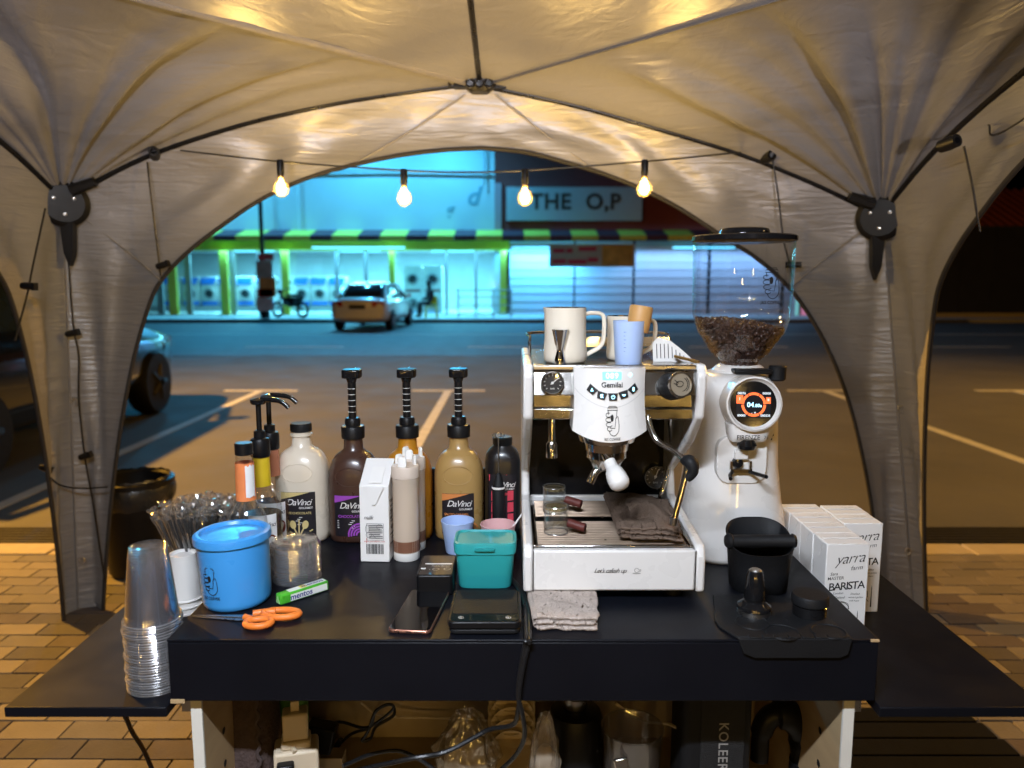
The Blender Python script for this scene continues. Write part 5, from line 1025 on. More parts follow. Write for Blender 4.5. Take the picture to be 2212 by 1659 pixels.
syrup('clear syrup bottle with torn orange neck label and black cap', 530, 1.505, 975, mat('orange_label', (.75, .22, .07), .55, var=.15, vs=40), mat('clear_syrup', (.55, .50, .42), .1, trans=.9, var=.05), False, 1)
syrup('syrup bottle with yellow neck label and black pump', 564, 1.60, 965, mat('yellow_label', (.72, .52, .02), .55), mat('amber_syrup', (.45, .28, .10), .1, trans=.8, var=.05), True, 1)
syrup('syrup bottle with salmon neck label and black pump at the back', 585, 1.70, 950, mat('salmon_label', (.52, .20, .11), .55), mat('brown_syrup', (.20, .08, .03), .1, trans=.5, var=.05), True, 1)

# ------------------------------------------------------------------ carton, squeeze bottles, cups, containers
cb = P(810, 1215, T); cw_ = S(64, cb.y, 1.0); cd_ = .075
mk = th('milk_carton', 'single opened white milk carton with barcode before chocolate sauce', 'milk carton', (cb.x, cb.y + .002, T + .0005), R(-3))
zf_ = zat(1052, cb.y) - T; zb_ = zat(990, cb.y + cd_) - T
ob('carton_body', prism([(0, 0), (cd_, 0), (cd_, zb_), (.004, zf_)], -cw_ / 2, cw_ / 2, 'x'), M['paper'], mk, bevel=.0015)
ob('front_flap', prism([(-.022, zf_ - .001), (.022, zf_ - .001), (.004, zf_ - .04), (-.004, zf_ - .04)], -.0012, -.0004), M['paper'], mk)
sl_ = (zb_ - zf_) / cd_
ob('pull_strip', prism([(.008, zf_ + .008 * sl_ + .0002), (.05, zf_ + .05 * sl_ + .0002), (.05, zf_ + .05 * sl_ + .0012), (.008, zf_ + .008 * sl_ + .0012)], -.012, .016, 'x'), M['whiteink'], mk)
def onf(a, b): return (a, -.0009, b)
ob('barcode', warp(merge(*[([(x, .018), (x + w_, .018), (x + w_, .040), (x, .040)], [(0, 1, 2, 3)]) for x, w_ in [(-.018 + k * .0021, rnd.choice((.0007, .0012, .0016))) for k in range(18)]]), onf), M['ink'], mk, smooth=False, kind='stuff')
ob('fine_print', warp(merge(sh2(text2('milk', .012, .3), -.012, zf_ - .068), *[ribbon([[(-.012, zf_ - .085 - k * .004), (.018 - .006 * (k % 3 == 2), zf_ - .085 - k * .004)]], .0016) for k in range(8)], ribbon([[(-.016, zf_ - .081), (.02, zf_ - .081), (.02, zf_ - .118), (-.016, zf_ - .118), (-.016, zf_ - .081)], arc(-.015, .073, .004, .009, 0, 360, 12), arc(-.012, .060, .006, .006, 0, 360, 12), arc(.012, .078, .007, .006, 0, 360, 10), [(-.005, .062), (.004, .052)]], .0007), ), onf), mat('grey_ink', (.10, .10, .11), .6), mk, smooth=False, kind='stuff')
ob('red_print', warp(merge(ribbon([[(-.017, zf_ - .113), (-.017, zf_ - .125)]], .001), sh2(text2('www.yarrafarm.com', .0055), 0, .046)), onf), mat('red_ink', (.5, .06, .05), .6), mk, smooth=False, kind='stuff')
ob('side_artwork', merge(*[tube([(cw_ / 2 + .0006, .008 + .06 * rnd.random(), .03 + k * .012 + .01 * rnd.random()) for j in range(5)], .0006, 4) for k in range(9)]), M['ink'], mk, kind='stuff')
M['milky'] = clear('milky_squeeze', (.93, .86, .78), .08, .5, .25, .68, (.80, .66, .53)); M['sauce'] = mat('brown_sauce', (.20, .09, .055), .35)
def squeeze(label, px, pyb, r, ytop):
    b = base(px, pyb, T, r); t = th('squeeze_bottle', label, 'squeeze bottle', b); h = zat(ytop, b.y) - T
    ob('bottle_body', lathe([(r * .97, .002), (r, .02), (r, h - .006), (r * 1.02, h - .004), (r * 1.02, h)], 36, False, False), M['milky'], t)
    ob('base', lathe([(.001, 0), (r * .95, 0), (r * 1.0, .002), (r * 1.0, .018), (r * .9, .019)], 32), M['whiteink'], t)
    ob('contents', lathe([(.001, .02), (r * 1.004, .0195), (r * 1.004, .044), (.001, .045)], 32), M['sauce'], t)
    ob('cap_band', lathe([(r * 1.02, h + .0005), (r * 1.06, h + .001), (r * 1.06, h + .022), (r * .98, h + .026), (r * .5, h + .028), (.001, h + .028)], 36), mat('cream_cap_%d' % px, (.60, .50, .42), .5), t)
    for a in (20, 140, 260): ob('flip_tab', xf(sloft([(0, .010, .004, 3), (.018, .009, .0035, 3), (.021, .006, .002, 3)], 16), (r * .7 * math.cos(R(a)), r * .7 * math.sin(R(a)), h + .026), (0, 0, R(a + 90))), M['whiteink'], t)
squeeze('front squeeze bottle with brown sauce at the bottom', 879, 1215, .0285, 1030); squeeze('squeeze bottle standing directly behind another one', 893, 1192, .0285, 1012)
def tumbler(name, label, px, yrim, pyb, r0, r1, m):
    b = base(px, pyb, T, r0); h = zat(yrim, b.y) - T; t = th(name, label, 'cup', b)
    ob('cup_body', lathe([(.001, .002), (r0 * .95, 0), (r0, .003), (r1, h), (r1 * .955, h), (r0 * .94, .005), (.001, .004)], 36), m, t); ob('rim_bead', xf(tube([(r1 * .98 * math.cos(a), r1 * .98 * math.sin(a), 0) for a in [2 * PI * k / 36 for k in range(36)]], .0014, 6, True), (0, 0, h)), m, t); return t, b, h
tumbler('plastic_cup', 'pale blue plastic tumbler behind the teal container', 989, 1124, 1200, .027, .0365, M['bluep'])
M['pinkp'] = mat('pale_pink_plastic', (.70, .42, .42), .42, var=.05, sss=.2)
_, pkb, pkh = tumbler('plastic_cup', 'pale pink plastic tumbler holding a stirrer beside the machine', 1076, 1132, 1205, .028, .039, M['pinkp'])
sk = th('stirrer', 'white stirrer with black tip leaning in the pink tumbler', 'stirrer', pkb + Vector((.0, 0, .005)))
tipv = D(1140, 1092, pkb.y) - pkb - Vector((0, 0, .005)); ob('stick', rod((-.005, 0, 0), tipv * .93, .0022, 8), M['whiteink'], sk); ob('tip', rod(tipv * .93, tipv, .0022, 8), M['ink'], sk)
fr = th('milk_frother', 'black handheld milk frother standing upside down before strawberry bottle', 'frother', base(1077, 1178, T, .012))
fy = fr.location.y; fz = zat(1040, fy) - T; fz2 = zat(940, fy) - T
ob('handle', lathe([(.001, 0), (.0125, .0), (.0145, .006), (.0145, fz - .012), (.0125, fz - .008), (.007, fz + .014), (.003, fz + .02)], 28), M['rubber'], fr); ob('ring', lathe([(.0148, fz - .016), (.0152, fz - .014), (.0148, fz - .011)], 28, False, False), M['whiteink'], fr)
ob('rod', rod((0, 0, fz + .02), (0, 0, fz2), .0012, 6), M['steel'], fr); ob('whisk_coil', tube([(.0125 * math.cos(a), .0125 * math.sin(a), fz2 + .0018 * math.sin(a * 9)) for a in [2 * PI * k / 72 for k in range(72)]], .0018, 5, True), M['steel'], fr)
# teal container
M['teal'] = mat('teal_plastic', (.025, .33, .34), .38, var=.06, vs=5, sss=.05)
tY = P(CX, 1274, T).y; tx0, tx1 = P(985, 1274, T).x, P(1110, 1274, T).x; tzt = zat(1186, tY) - T; tcx = (tx0 + tx1) / 2; trx = (tx1 - tx0) / 2 * 1.03
tdp = P(CX, 1146, T + tzt + .008).y - tY; try_ = tdp / 2
tc_ = th('food_container', 'teal plastic container with snap lid beside the espresso machine', 'container', (tcx, tY + try_, T))
ob('tub', sloft([(0, trx * .88, try_ * .84, 5), (.004, trx * .92, try_ * .88, 5), (tzt - .006, trx, try_ * .97, 5.5), (tzt, trx * 1.02, try_ * .99, 5.5)], 48), M['teal'], tc_, ang=50)
ld = ob('lid', sloft([(tzt - .012, trx * 1.05, try_ * 1.02, 6), (tzt + .004, trx * 1.07, try_ * 1.04, 6), (tzt + .010, trx * 1.05, try_ * 1.02, 6), (tzt + .011, trx * .98, try_ * .94, 6), (tzt + .0075, trx * .93, try_ * .88, 6)], 48), M['teal'], tc_, ang=30)
ob('lid_tab', xf(sloft([(-.002, .02, .006, 4), (.003, .02, .007, 4)], 20), (0, -try_ * 1.06, tzt + .0)), M['teal'], ld)
# receipt printer
pY = P(CX, 1287, T).y; px0, px1 = P(899, 1287, T).x, P(979, 1287, T).x; pzt = zat(1243, pY) - T; pdp = P(CX, 1199, T + pzt).y - pY; pw = px1 - px0
pr_ = th('receipt_printer', 'small black mobile receipt printer next to the teal container', 'printer', ((px0 + px1) / 2, pY, T))
ob('case', prism(rrect(-pw / 2, pw / 2, 0, pdp, .008), .001, pzt, 'z'), M['black'], pr_, bevel=.003)
tpz = pzt + .0004
pl_ = ob('top_panel', prism(rrect(-pw / 2 + .004, pw / 2 - .004, .004, pdp - .004, .006), pzt - .001, tpz, 'z'), mat('printer_top', (.05, .042, .038), .3), pr_)
ob('paper_slot', bx(-pw * .34, pw * .42, pdp * .52, pdp * .55, tpz, tpz + .001), M['whiteink'], pl_); ob('top_lettering', warp(merge(sh2(text2('Mobile Printer', .0062, .2), .008, pdp * .42), ribbon([arc(.0, pdp * .27, .0065, .0055, 0, 360, 20), arc(.022, pdp * .28, .0065, .0055, 0, 360, 20)], .0008), disc2(arc(-.012, pdp * .26, .001, .001, 0, 330, 10)), sh2(disc2([(-.004, -.003), (.004, -.003), (.005, .004), (-.005, .004)]), -.025, pdp * .3)), lambda a, b: (a, b, tpz + .0006)), M['whiteink'], pl_, smooth=False, kind='stuff')
# phone
c0, c1, c2, c3 = P(848, 1368, T), P(938, 1374, T), P(964, 1284, T), P(880, 1281, T)
phx = ((c1 - c0) + (c2 - c3)) / 2; phy = ((c3 - c0) + (c2 - c1)) / 2; pc_ = (c0 + c1 + c2 + c3) / 4
ph = th('phone', 'black smartphone with rose gold frame lying face up', 'phone', (pc_.x, pc_.y, T + .0004), math.atan2(phx.y, phx.x)); pwx, phl = phx.length / 2, phy.length / 2
ob('frame', prism(rrect(-pwx, pwx, -phl, phl, .009), 0, .0074, 'z'), mat('rose_gold', (.62, .30, .22), .3, .9), ph, bevel=.0028, seg=3)
ob('screen', prism(rrect(-pwx + .0018, pwx - .0018, -phl + .0018, phl - .0018, .008), .0073, .0079, 'z'), mat('phone_glass', (.004, .004, .005), .05, var=.0, rvar=.02), ph)
for x, w_ in ((-.018, .0015), (0, .0045), (.016, .007)): ob('port', bx(x - w_, x + w_, -phl - .0002, -phl + .001, .0028, .0046), M['ink'], ph)
# scale
s0, s1 = P(967, 1374, T), P(1126, 1374, T); sY = s0.y; szt = zat(1344, sY) - T; sdp = P(CX, 1274, T + szt).y - sY; sw = s1.x - s0.x
scl = th('coffee_scale', 'flat black coffee scale with two touch buttons near the counter edge', 'scale', ((s0.x + s1.x) / 2, sY, T))
ob('lower_case', prism(rrect(-sw / 2 + .002, sw / 2 - .002, .002, sdp, .012), .002, szt * .42, 'z'), M['rubber'], scl, bevel=.002); ob('upper_case', prism(rrect(-sw / 2, sw / 2, 0, sdp, .012), szt * .48, szt, 'z'), M['black'], scl, bevel=.002)
gp = ob('glass_top', prism(rrect(-sw / 2 + .004, sw / 2 - .004, .004, sdp - .004, .010), szt, szt + .001, 'z'), mat('dark_teal_glass', (.006, .014, .015), .1, rvar=.05), scl)
ob('weighing_pad', prism(rrect(-sw / 2 + .006, sw / 2 - .006, .03, sdp - .006, .006), szt + .001, szt + .0022, 'z'), M['rubber'], scl)
for x in (-sw / 2 + .022, sw / 2 - .022): ob('touch_button', warp(merge(ribbon([arc(x, .016, .0042, .0042, 0, 360, 20), [(x, .0145), (x, .0185)], [(x - .0015, .0145), (x + .0015, .0145)]], .0009)), lambda a, b: (a, b, szt + .0013)), M['whiteink'], gp, smooth=False)
# ------------------------------------------------------------------ left end of the counter
M['canblue'] = mat('sky_blue_plastic', (.05, .30, .72), .3, var=.05, vs=4, coat=.15)
cY = base(514, 1326, T, .062); cr_ = S(75, cY.y, 1.0); chh = zat(1152, cY.y) - T
can = th('canister', 'sky blue plastic canister with round lid and hand logo', 'canister', cY, rot=(0, R(-2.0), 0))
ob('body', lathe([(.001, 0), (cr_ * .86, 0), (cr_ * .93, .004), (cr_ * .955, .012), (cr_ * 1.0, chh)], 56), M['canblue'], can)
ob('lid', lathe([(cr_ * 1.01, chh - .012), (cr_ * 1.065, chh - .010), (cr_ * 1.075, chh - .004), (cr_ * 1.06, chh + .004), (cr_ * .98, chh + .007), (cr_ * .9, chh + .006), (cr_ * .85, chh + .0005), (.001, chh + .001)], 56), M['canblue'], can)
def oncan(a, b): rr = cr_ * .98 + .0006; an = a / rr - PI / 2 - .40; return (rr * math.cos(an), rr * math.sin(an), b)
ob('logo', warp(sh2(logo2(.036), 0, chh * .46), oncan), M['ink'], can, smooth=False, kind='stuff')
# clear lids
lbse = base(641, 1268, T, .048); lh = zat(1160, lbse.y) - T; nl = 22; pitch = (lh - .012) / nl
lid_me = mesh('cup_lid', lathe([(.0478, 0), (.0492, .0008), (.049, .0035), (.0465, .005), (.0452, .0115), (.043, .0125), (.0395, .0105), (.012, .0105), (.010, .012), (.004, .012)], 36, False, False), M['clear'])
rim_l = mesh('rim', lathe([(.0476, .0006), (.0488, 0), (.0496, .0012), (.0494, .0024), (.0482, .0026)], 36, False, False), M['clearrim'])
for k in range(nl):
    o = ob('cup_lid', lid_me, None, loc=lbse + Vector((.001 * math.sin(k * 1.7), .001 * math.cos(k * 2.3), k * pitch))); tag(o, 'clear plastic cup lid in the stack beside the blue canister', 'lid', 'stack of clear cup lids'); ob('rim', rim_l, None, o)
# clear cups upside down in a tall stack on the left side board
sb0 = base(328, 1508, W, .0465); ch2 = .134
ztop = zat(1178, sb0.y) - W; nc = 27; pc2 = (ztop - ch2) / (nc - 1)
cup_me = mesh('plastic_cup', lathe([(.0465, .0012), (.0482, .0), (.049, .002), (.0482, .0045), (.0465, .0048), (.0445, .014), (.0435, .0145), (.032, ch2 - .006), (.0315, ch2 - .001), (.0305, ch2), (.026, ch2 - .003), (.001, ch2 - .004)], 40, False, False), M['clear'])
sb0.x = XL - .0515
rim_c = mesh('rim', tube([(.0478 * math.cos(a), .0478 * math.sin(a), .0022) for a in [2 * PI * k / 40 for k in range(40)]], .0019, 8, True), M['clearrim'])
for k in range(nc):
    o = ob('plastic_cup', cup_me, None, loc=sb0 + Vector((.0014 * math.sin(k * 1.3) - .0012 * (k > 20), .0012 * math.cos(k * 2.1), k * pc2 + .0005))); tag(o, 'clear plastic cup in the tall upside-down stack on the side board', 'cup', 'upside-down stack of clear cups'); ob('rim', rim_c, None, o)
# paper cups
pp0 = base(402, 1332, W, .036); pch = .10
pcup = mesh('paper_cup', lathe([(.0365, .001), (.0385, .0), (.039, .002), (.0375, .004), (.0355, .004), (.0275, pch - .008), (.0278, pch), (.0262, pch), (.0258, pch - .007), (.001, pch - .0065)], 40, False, False), mat('white_paper_cup', (.74, .72, .70), .6, var=.05))
for k in range(3):
    o = ob('paper_cup', pcup, None, loc=pp0 + Vector((0, 0, k * .0145))); tag(o, 'white paper cup in the short upside-down stack behind clear cups', 'cup', 'upside-down stack of white paper cups')
# straws in a perforated steel holder
sX = Vector((P(438, 1300, W).x - .004, 1.68, W)); ho = th('straw_holder', 'grey perforated steel holder packed with wrapped straws', 'holder', sX)
hw_ = .045; hh_ = .105
ob('can', lathe([(.001, 0), (hw_, 0), (hw_, hh_), (hw_ - .002, hh_), (hw_ - .002, .003), (.001, .003)], 36), mat('grey_steel', (.35, .34, .34), .35, .8), ho)
for r_ in range(4):
    for k in range(16): a = 2 * PI * (k + .5 * (r_ % 2)) / 16; ob('hole', xf(lathe([(.004, 0), (.001, .0003)], 10, False, True), ((hw_ + .0003) * math.cos(a), (hw_ + .0003) * math.sin(a), .02 + r_ * .022), Vector((math.cos(a), math.sin(a), 0)).to_track_quat('Z', 'Y').to_euler()), M['ink'], ho) if math.sin(a) < .3 else None
M['wrap'] = clear('straw_wrapper', (.95, .94, .93), .16, .9, .12, .05, (.8, .78, .75))
sl0 = .198
def wrapper():
    rg = random.Random(5); rings = []
    for z, r in ((.002, .0045), (sl0 - .03, .0048), (sl0 - .012, .0062), (sl0 - .004, .0072), (sl0 + .003, .0040), (sl0 + .009, .0075), (sl0 + .014, .0088)):
        rings.append([((r * (.75 + .5 * rg.random()) if z > sl0 - .02 else r) * math.cos(2 * PI * j / 9), (r * (.75 + .5 * rg.random()) if z > sl0 - .02 else r) * math.sin(2 * PI * j / 9), z + (rg.uniform(-.004, .004) if z > sl0 else 0)) for j in range(9)])
    return loft(rings, False, False)
st_me, wr_me = mesh('straw_tube', lathe([(.0032, 0), (.0032, sl0 - .008), (.0022, sl0 - .008), (.0022, 0)], 10, False, False), M['blackgloss']), mesh('wrapper', wrapper(), M['wrap'], True, 20)
rg = random.Random(11); ns = 104
for k in range(ns):
    q = math.sqrt((k + .5) / ns); a = k * 2.39996; bx_, by_ = q * (hw_ - .009) * .8 * math.cos(a), q * (hw_ - .009) * .8 * math.sin(a)
    tx, ty = q * .22 * math.cos(a), q * .18 * math.sin(a)
    t = th('drinking_straw', 'black drinking straw in a clear wrapper standing in the steel holder', 'straw', sX + Vector((bx_, by_, .004)), 0, 'wrapped black straws in the holder', rot=(-ty * 1.6, tx * 1.9, rg.uniform(0, 6)))
    t.rotation_euler = (Vector((tx * 1.75 + rg.uniform(-.05, .05), ty * 1.5, 1)).to_track_quat('Z', 'Y') @ Euler((0, 0, rg.uniform(0, 6))).to_quaternion()).to_euler()
    dz = rg.uniform(-.0, .016)
    ob('straw_tube', st_me, None, t, loc=(0, 0, dz)); ob('wrapper', wr_me, None, t, loc=(0, 0, dz))
# mint roll
m0, m1 = P(601, 1306, T), P(705, 1272, T); mv = m1 - m0; ml = mv.length; mr = .0098
mn = th('mint_roll', 'green and white mint roll lying on the black counter', 'sweets', (m0 + m1) / 2 + Vector((0, 0, .0003)), math.atan2(mv.y, mv.x))
M['mgreen'] = mat('green_wrapper', (.07, .42, .03), .3, var=.4, vs=40)
ob('wrapper', bx(-ml / 2, ml / 2, -mr, mr, 0, 2 * mr), M['mgreen'], mn, bevel=.003)
wh = mat('white_wrapper', (.75, .78, .74), .35); nv = mat('navy_ink', (.02, .03, .2), .5); yl = mat('lemon_print', (.75, .62, .05), .5, var=.3, vs=80)
ob('white_band', merge(bx(-ml * .3, ml * .46, -mr - .0005, -mr - .0001, .003, 2 * mr - .004), bx(-ml * .3, ml * .46, -mr + .003, mr - .003, 2 * mr + .0001, 2 * mr + .0005)), wh, mn)
ob('fruit_print', merge(bx(-ml * .06, ml * .06, -mr + .004, mr - .004, 2 * mr + .0006, 2 * mr + .0008)), yl, mn)
ob('lettering', merge(warp(sh2(text2('mentos', .0155, 0, .02), -ml * .08, mr), lambda a, b: (a, -mr - .0009, b)), warp(sh2(text2('mentos', .0155, 0, .02), ml * .2, 0), lambda a, b: (a, b, 2 * mr + .0010))), nv, mn, smooth=False, kind='stuff')
ob('end_fold', prism([(-mr * .7, 2 * mr * .15), (mr * .7, 2 * mr * .15), (0, 2 * mr * .85)], -ml / 2 - .0008, -ml / 2 - .0001, 'x'), mat('light_green', (.35, .62, .25), .4), mn)
# scissors
sc0, sc1 = P(412, 1334, T), P(645, 1342, T); sv = sc1 - sc0; sL = sv.length
sz_ = th('scissors', 'orange handled scissors lying open slightly on the counter', 'scissors', (sc0 + sc1) / 2 + Vector((0, 0, .0005)), math.atan2(sv.y, sv.x))
ob('blade', prism([(-sL / 2, -.001), (-sL * .02, -.010), (.02, -.006), (.02, .002), (-sL * .02, .004)], .001, .0025, 'z'), M['steel'], sz_, bevel=.0003); ob('blade', prism([(-sL / 2 + .002, .001), (-sL * .02, .009), (.03, .012), (.03, .003), (-sL * .02, -.001)], .0027, .0042, 'z'), M['steel'], sz_, bevel=.0003)
ob('pivot', xf(lathe([(.0035, 0), (.003, .0012), (.001, .0014)], 14), (-.002, .001, .0043)), M['chrome'], sz_)
M['orangep'] = mat('orange_plastic', (.80, .20, .03), .38, var=.08)
def loopg(cx, cy, rx, ry, rot, r): return tube([(cx + rx * math.cos(a) * math.cos(rot) - ry * math.sin(a) * math.sin(rot), cy + rx * math.cos(a) * math.sin(rot) + ry * math.sin(a) * math.cos(rot), r + .0008) for a in [2 * PI * k / 32 for k in range(32)]], r, 10, True, flat=1.0)
ob('finger_loop', merge(loopg(sL / 2 - .036, .012, .032, .0155, .05, .0062), tube(cr([(.012, .009, .007), (.03, .016, .007), (.05, .02, .007)], 4), [.006] * 4 + [.0065] * 5, 10)), M['orangep'], sz_); ob('thumb_loop', merge(loopg(sL / 2 - .062, -.026, .022, .015, .15, .006), tube(cr([(.004, -.006, .007), (.014, -.012, .007), (.022, -.018, .007)], 4), [.006] * 4 + [.0065] * 5, 10)), M['orangep'], sz_)

# ------------------------------------------------------------------ cables and the lower shelf
M['cab'] = mat('black_mains_cable', (.01, .01, .011), .3)
ca = [[P(1095, 1240, T + .004), P(1118, 1268, T + .006), P(1132, 1300, T + .006), P(1135, 1350, T + .006), P(1136, 1381, T + .006)], [P(1100, 1245, T + .004), P(1126, 1275, T + .006), P(1142, 1320, T + .006), P(1144, 1381, T + .006)]]
drops = [[D(1134, 1392, YF - .006), D(1125, 1440, YF - .008), D(1119, 1500, YF - .008), D(1128, 1540, YF), D(1133, 1590, YF + .03), D(1115, 1630, YF + .06), D(1080, 1665, YF + .09)],
         [D(1142, 1392, YF - .006), D(1132, 1430, YF - .009), D(1122, 1490, YF - .010), D(1120, 1530, YF + .0), D(1108, 1565, YF + .03), D(1060, 1575, YF + .05), D(1030, 1590, YF + .05), D(960, 1625, YF + .04), D(880, 1640, YF + .03), D(700, 1680, YF + .06)]]
for k in range(2): ob_ = ob('mains_cable', tube(cr([tuple(p) for p in ca[k] + drops[k]], 8), .0042, 8), M['cab']); tag(ob_, ('black cable hanging straight over the counter front and curling under', 'black cable over the counter front that bends across the shelf')[k], 'cable', 'black cables over the counter front')
tag(ob('mains_cable', tube(cr([D(240, 1535, 1.3), D(268, 1545, 1.32), D(285, 1580, 1.34), D(310, 1620, 1.36), D(330, 1665, 1.38)], 8), .0042, 8), M['cab']), 'black cable hanging below the left side board', 'cable')
tag(ob('mains_cable', tube(cr([D(740, 1655, 1.36), D(800, 1630, 1.4), D(860, 1622, 1.42), D(905, 1640, 1.4), D(950, 1670, 1.38)], 8), .004, 8), M['cab']), 'arched black plug cable on the lower shelf', 'cable')
SZ = .42
def shelf(name, label, cat, px, Y, rz=0): return th(name, label, cat, ((px - CX) / F * dep(Y, .6), Y, SZ), rz)
def sz2(py, Y): return zat(py, Y) - SZ
# knitted bag
bg_ = shelf('knitted_bag', 'dark brown knitted bag at the left end of the lower shelf', 'bag', 535, 1.45)
ob('bag_body', sloft([(0, .06, .06, 3), (.03, .068, .07, 3), (.2, .06, .065, 2.8), (.33, .055, .06, 2.6), (.36, .03, .03, 2)], 40), mat('brown_knit', (.075, .05, .045), .95, var=.4, vs=60, bump=1, bs=140), bg_, ang=80)
for x in (-.045, .045): ob('bag_braid', tube([(x + .004 * math.sin(k * 1.6), -.07, .02 + k * .008) for k in range(40)], .004, 6), mat('braid_%d' % int(x * 1000), (.06, .042, .04), .9), bg_)
gb = shelf('drink_bottle', 'green plastic drink bottle beside the knitted bag', 'bottle', 628, 1.53); ob('body', lathe([(.001, 0), (.034, 0), (.036, .01), (.036, .24), (.03, .28), (.015, .32), (.014, .345)], 28), mat('green_bottle', (.10, .24, .03), .2, trans=.3), gb); ob('wrap_label', lathe([(.0365, .12), (.0365, .22)], 28, False, False), mat('green_wrap', (.05, .16, .03), .5, var=.5, vs=30), gb)
M['plug'] = mat('aged_white_plastic', (.62, .52, .38), .45, var=.06)
ad = shelf('plug_adapter', 'cream multi-plug adapter tower with USB charger on top', 'adapter', 640, 1.40, R(14))
a1, a2 = sz2(1588, 1.40), sz2(1540, 1.40)
ob('lower_block', bx(-.042, .042, -.03, .03, 0, a1 - .018), M['plug'], ad, bevel=.006); ob('adapter_plate', bx(-.028, .028, -.022, .022, a1 - .0178, a1 - .002), M['plug'], ad, bevel=.004)
uc = ob('usb_charger', bx(-.024, .024, -.018, .018, a1 - .0018, a2 + .006), M['plug'], ad, bevel=.004); ob('usb_plug', bx(-.008, .008, -.005, .005, a2 + .0062, a2 + .026), M['plug'], uc, bevel=.001); ob('charge_lead', tube(cr([(0, 0, a2 + .026), (0, 0, a2 + .045), (.004, .01, a2 + .07)], 4), .002, 6), M['plug'], uc)
ob('switch', xf(bx(-.003, .003, -.006, .006, 0, .008), (-.006, -.024, a1 - .018), (.4, .3, .5)), M['plug'], ad); ob('plug_top', xf(bx(-.016, .016, -.012, .012, -.01, .012), (-.02, -.036, a1 - .045)), M['black'], ad, bevel=.004)
bk = shelf('power_brick', 'black power brick with coiled lead on the lower shelf', 'charger', 690, 1.56); bz = sz2(1590, 1.56)
ob('brick', xf(bx(-.03, .03, -.02, .02, -.03, .03), (0, 0, bz), (0, R(12), 0)), M['black'], bk, bevel=.004); ob('stand_block', bx(-.05, .05, -.02, .02, 0, bz - .04), M['shelfp'], bk)
def bl_(x, y, Y=1.6): return D(x, y, Y) - bk.location
ob('lead', tube(cr([bl_(710, 1562), bl_(740, 1560), bl_(785, 1572), bl_(815, 1560), bl_(850, 1530), bl_(835, 1522), bl_(810, 1540), bl_(795, 1580), bl_(782, 1600), bl_(800, 1595), bl_(812, 1570), bl_(850, 1545), bl_(845, 1522), bl_(812, 1535), bl_(800, 1570), bl_(760, 1585), bl_(725, 1615)], 8), .0035, 6), M['cab'], bk); ob('lead_plug', tube([bl_(738, 1598), bl_(722, 1618)], .007, 10), M['cab'], bk)
tag(ob('white_cable', tube(cr([D(780, 1518, 1.62), D(820, 1545, 1.63), D(900, 1550, 1.66), D(1000, 1553, 1.66), D(1090, 1560, 1.66), D(1160, 1562, 1.66), D(1180, 1550, 1.66)], 8), .0025, 6), M['plug']), 'thin cream cable running along the back of the shelf', 'cable')
tag(ob('white_cable', tube(cr([D(1330, 1520, 1.5), D(1365, 1545, 1.5), D(1400, 1560, 1.48), D(1440, 1563, 1.45), D(1462, 1572, 1.42)], 8), .0032, 6), M['plug']), 'short cream charging cable plugged into the black speaker', 'cable')
M['bag'] = clear('thin_plastic_bag', (.93, .90, .86), .14, .8, .18, .22, (.75, .66, .55))
def plasbag(label, px, Y, w_, h, sd):
    t = shelf('plastic_bag', label, 'bag', px, Y)
    def f(u, v):
        a = u * 2 * PI; r = w_ * (1 + .25 * noise.noise((math.cos(a) * 2, math.sin(a) * 2, v * 3 + sd))) * (math.sin(PI * min(.97, .22 + v * .78)) ** .5); q = .22 * w_ * noise.noise((math.cos(a) * 5, math.sin(a) * 5, v * 8 + sd))
        return ((r + q) * math.cos(a), (r + q) * .7 * math.sin(a), h * v + .15 * w_ * noise.noise((a, v * 4, sd + 3)))
    ob('bag_skin', grid(60, 34, f), M['bag'], t, ang=180)
    ob('bag_contents', sloft([(0, w_ * .6, w_ * .45, 2.5), (h * .3, w_ * .75, w_ * .5, 2.4), (h * .62, w_ * .7, w_ * .45, 2.2), (h * .7, w_ * .3, w_ * .2, 2)], 24), mat('packed_paper_%d' % sd, (.52, .45, .36), .8, var=.1), t)
plasbag('clear plastic bag of white packs in the middle of the shelf', 1005, 1.50, .062, sz2(1535, 1.50), 1); plasbag('twisted white plastic bag next to the black flask', 1178, 1.42, .03, sz2(1540, 1.42), 4)
bn_ = th('bowl', 'x', 'bowl') if False else None
bwl = mesh('paper_bowl', lathe([(.001, .002), (.03, 0), (.05, .028), (.052, .03), (.0495, .029), (.029, .003), (.001, .004)], 32, False, False), mat('cream_paper_bowl', (.62, .50, .34), .6))
bq = shelf('x', 'x y z w', 'x', 1105, 1.55); bloc = bq.location.copy(); bpy.data.objects.remove(bq)
for k in range(9):
    o = ob('paper_bowl', bwl, None, loc=bloc + Vector((0, .0 + .012 * k, .052 + .02 * k)), rot=(R(60), 0, 0)); tag(o, 'cream paper bowl in the leaning nested stack on the shelf', 'bowl', 'nested stack of cream paper bowls')
fl = shelf('steel_flask', 'black insulated flask with silver cap on the lower shelf', 'flask', 1243, 1.50); fzz = sz2(1522, 1.5)
ob('body', lathe([(.001, 0), (.058, 0), (.06, .006), (.06, fzz - .035), (.052, fzz - .012), (.03, fzz - .004)], 36), M['black'], fl); ob('cap', lathe([(.024, fzz - .003), (.0255, fzz), (.0255, fzz + .02), (.023, fzz + .023), (.001, fzz + .023)], 28), M['steel'], fl)
jg = shelf('measuring_jug', 'clear plastic measuring jug with chrome clip on the shelf', 'jug', 1366, 1.43); jz = sz2(1570, 1.43); jr2 = S(66, 1.43, .6)
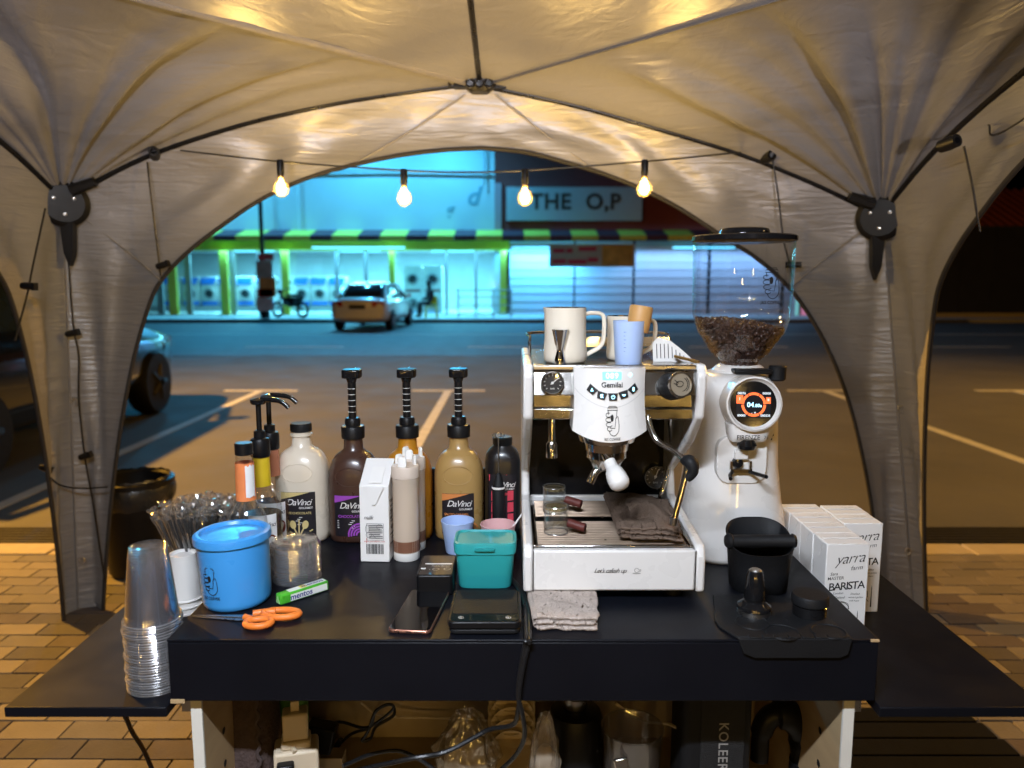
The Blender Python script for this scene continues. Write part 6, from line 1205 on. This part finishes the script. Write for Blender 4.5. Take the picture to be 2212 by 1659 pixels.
ob('body', lathe([(.001, .003), (jr2 * .8, 0), (jr2, jz), (jr2 * 1.02, jz + .002), (jr2 * .98, jz), (jr2 * .79, .005)], 40, False, False), clear('smoky_jug', (.80, .78, .76), .08, .7, .06, .1, (.4, .36, .32)), jg)
ob('rim', xf(tube([(jr2 * 1.01 * math.cos(a), jr2 * 1.01 * math.sin(a), 0) for a in [2 * PI * k / 40 for k in range(40)]], .002, 6, True), (0, 0, jz)), M['clear'], jg); ob('chrome_clip', xf(bx(-.014, .014, -.004, .004, -.02, .02), (-jr2 * .45, -jr2 * .92, jz - .05), (0, R(-12), 0)), M['chrome'], jg, bevel=.003)
sp_ = shelf('speaker', 'tall black box speaker with KOLEER lettering on the lower shelf', 'speaker', 1550, 1.36); spx = S(76, 1.36, .65); spz = sz2(1505, 1.4)
ob('cabinet', prism(rrect(-spx, spx, 0, .12, .02), 0, .35, 'z'), M['rubber'], sp_, bevel=.003); ob('front_grille', prism(rrect(-spx * .5, spx * .72, .02, .33, .01), -.004, .0005), mat('speaker_mesh', (.016, .016, .017), .8, bump=1, bs=500), sp_); ob('lettering', warp(text2('KOLEER', .026, 0, .01, 1.1), lambda a, b: (b * 1.0 + .008, -.0048, .20 - a)), mat('grey_print', (.30, .29, .28), .5), sp_, smooth=False, kind='stuff')
bh = shelf('curved_tool', 'thick black curved plastic tool lying on the right of the shelf', 'tool', 1700, 1.45)
def bl2(x, y, Y=1.45): return D(x, y, Y) - bh.location
ob('housing', tube(cr([bl2(1640, 1640), bl2(1645, 1580), bl2(1668, 1545), bl2(1710, 1548), bl2(1740, 1590), bl2(1750, 1650), bl2(1752, 1720)], 6), [.018] * 6 + [.022] * 8 + [.03] * 10 + [.036] * 13, 18), M['black'], bh); ob('nozzle', tube([bl2(1752, 1640), bl2(1754, 1720)], [.042, .05], 18), M['rubber'], bh)
ws = shelf('wood_sheet', 'orange brown plywood offcut leaning on the right side panel', 'board', 1800, 1.5); 
def wl(x, y, Y): return tuple(D(x, y, Y) - ws.location)
q4 = [wl(1738, 1562, 1.50), wl(1808, 1542, 1.54), wl(1822, 1700, 1.47), wl(1745, 1700, 1.43)]
ob('sheet', loft([[Vector(p) for p in q4], [Vector(p) + Vector((.004, .006, 0)) for p in q4]]), mat('orange_ply', (.50, .27, .08), .6, var=.2, vs=12), ws, smooth=False); ob('knot', xf(lathe([(.006, 0), (.004, .001), (.001, .001)], 10), wl(1792, 1595, 1.505), (R(90), 0, 0)), M['ink'], ws)
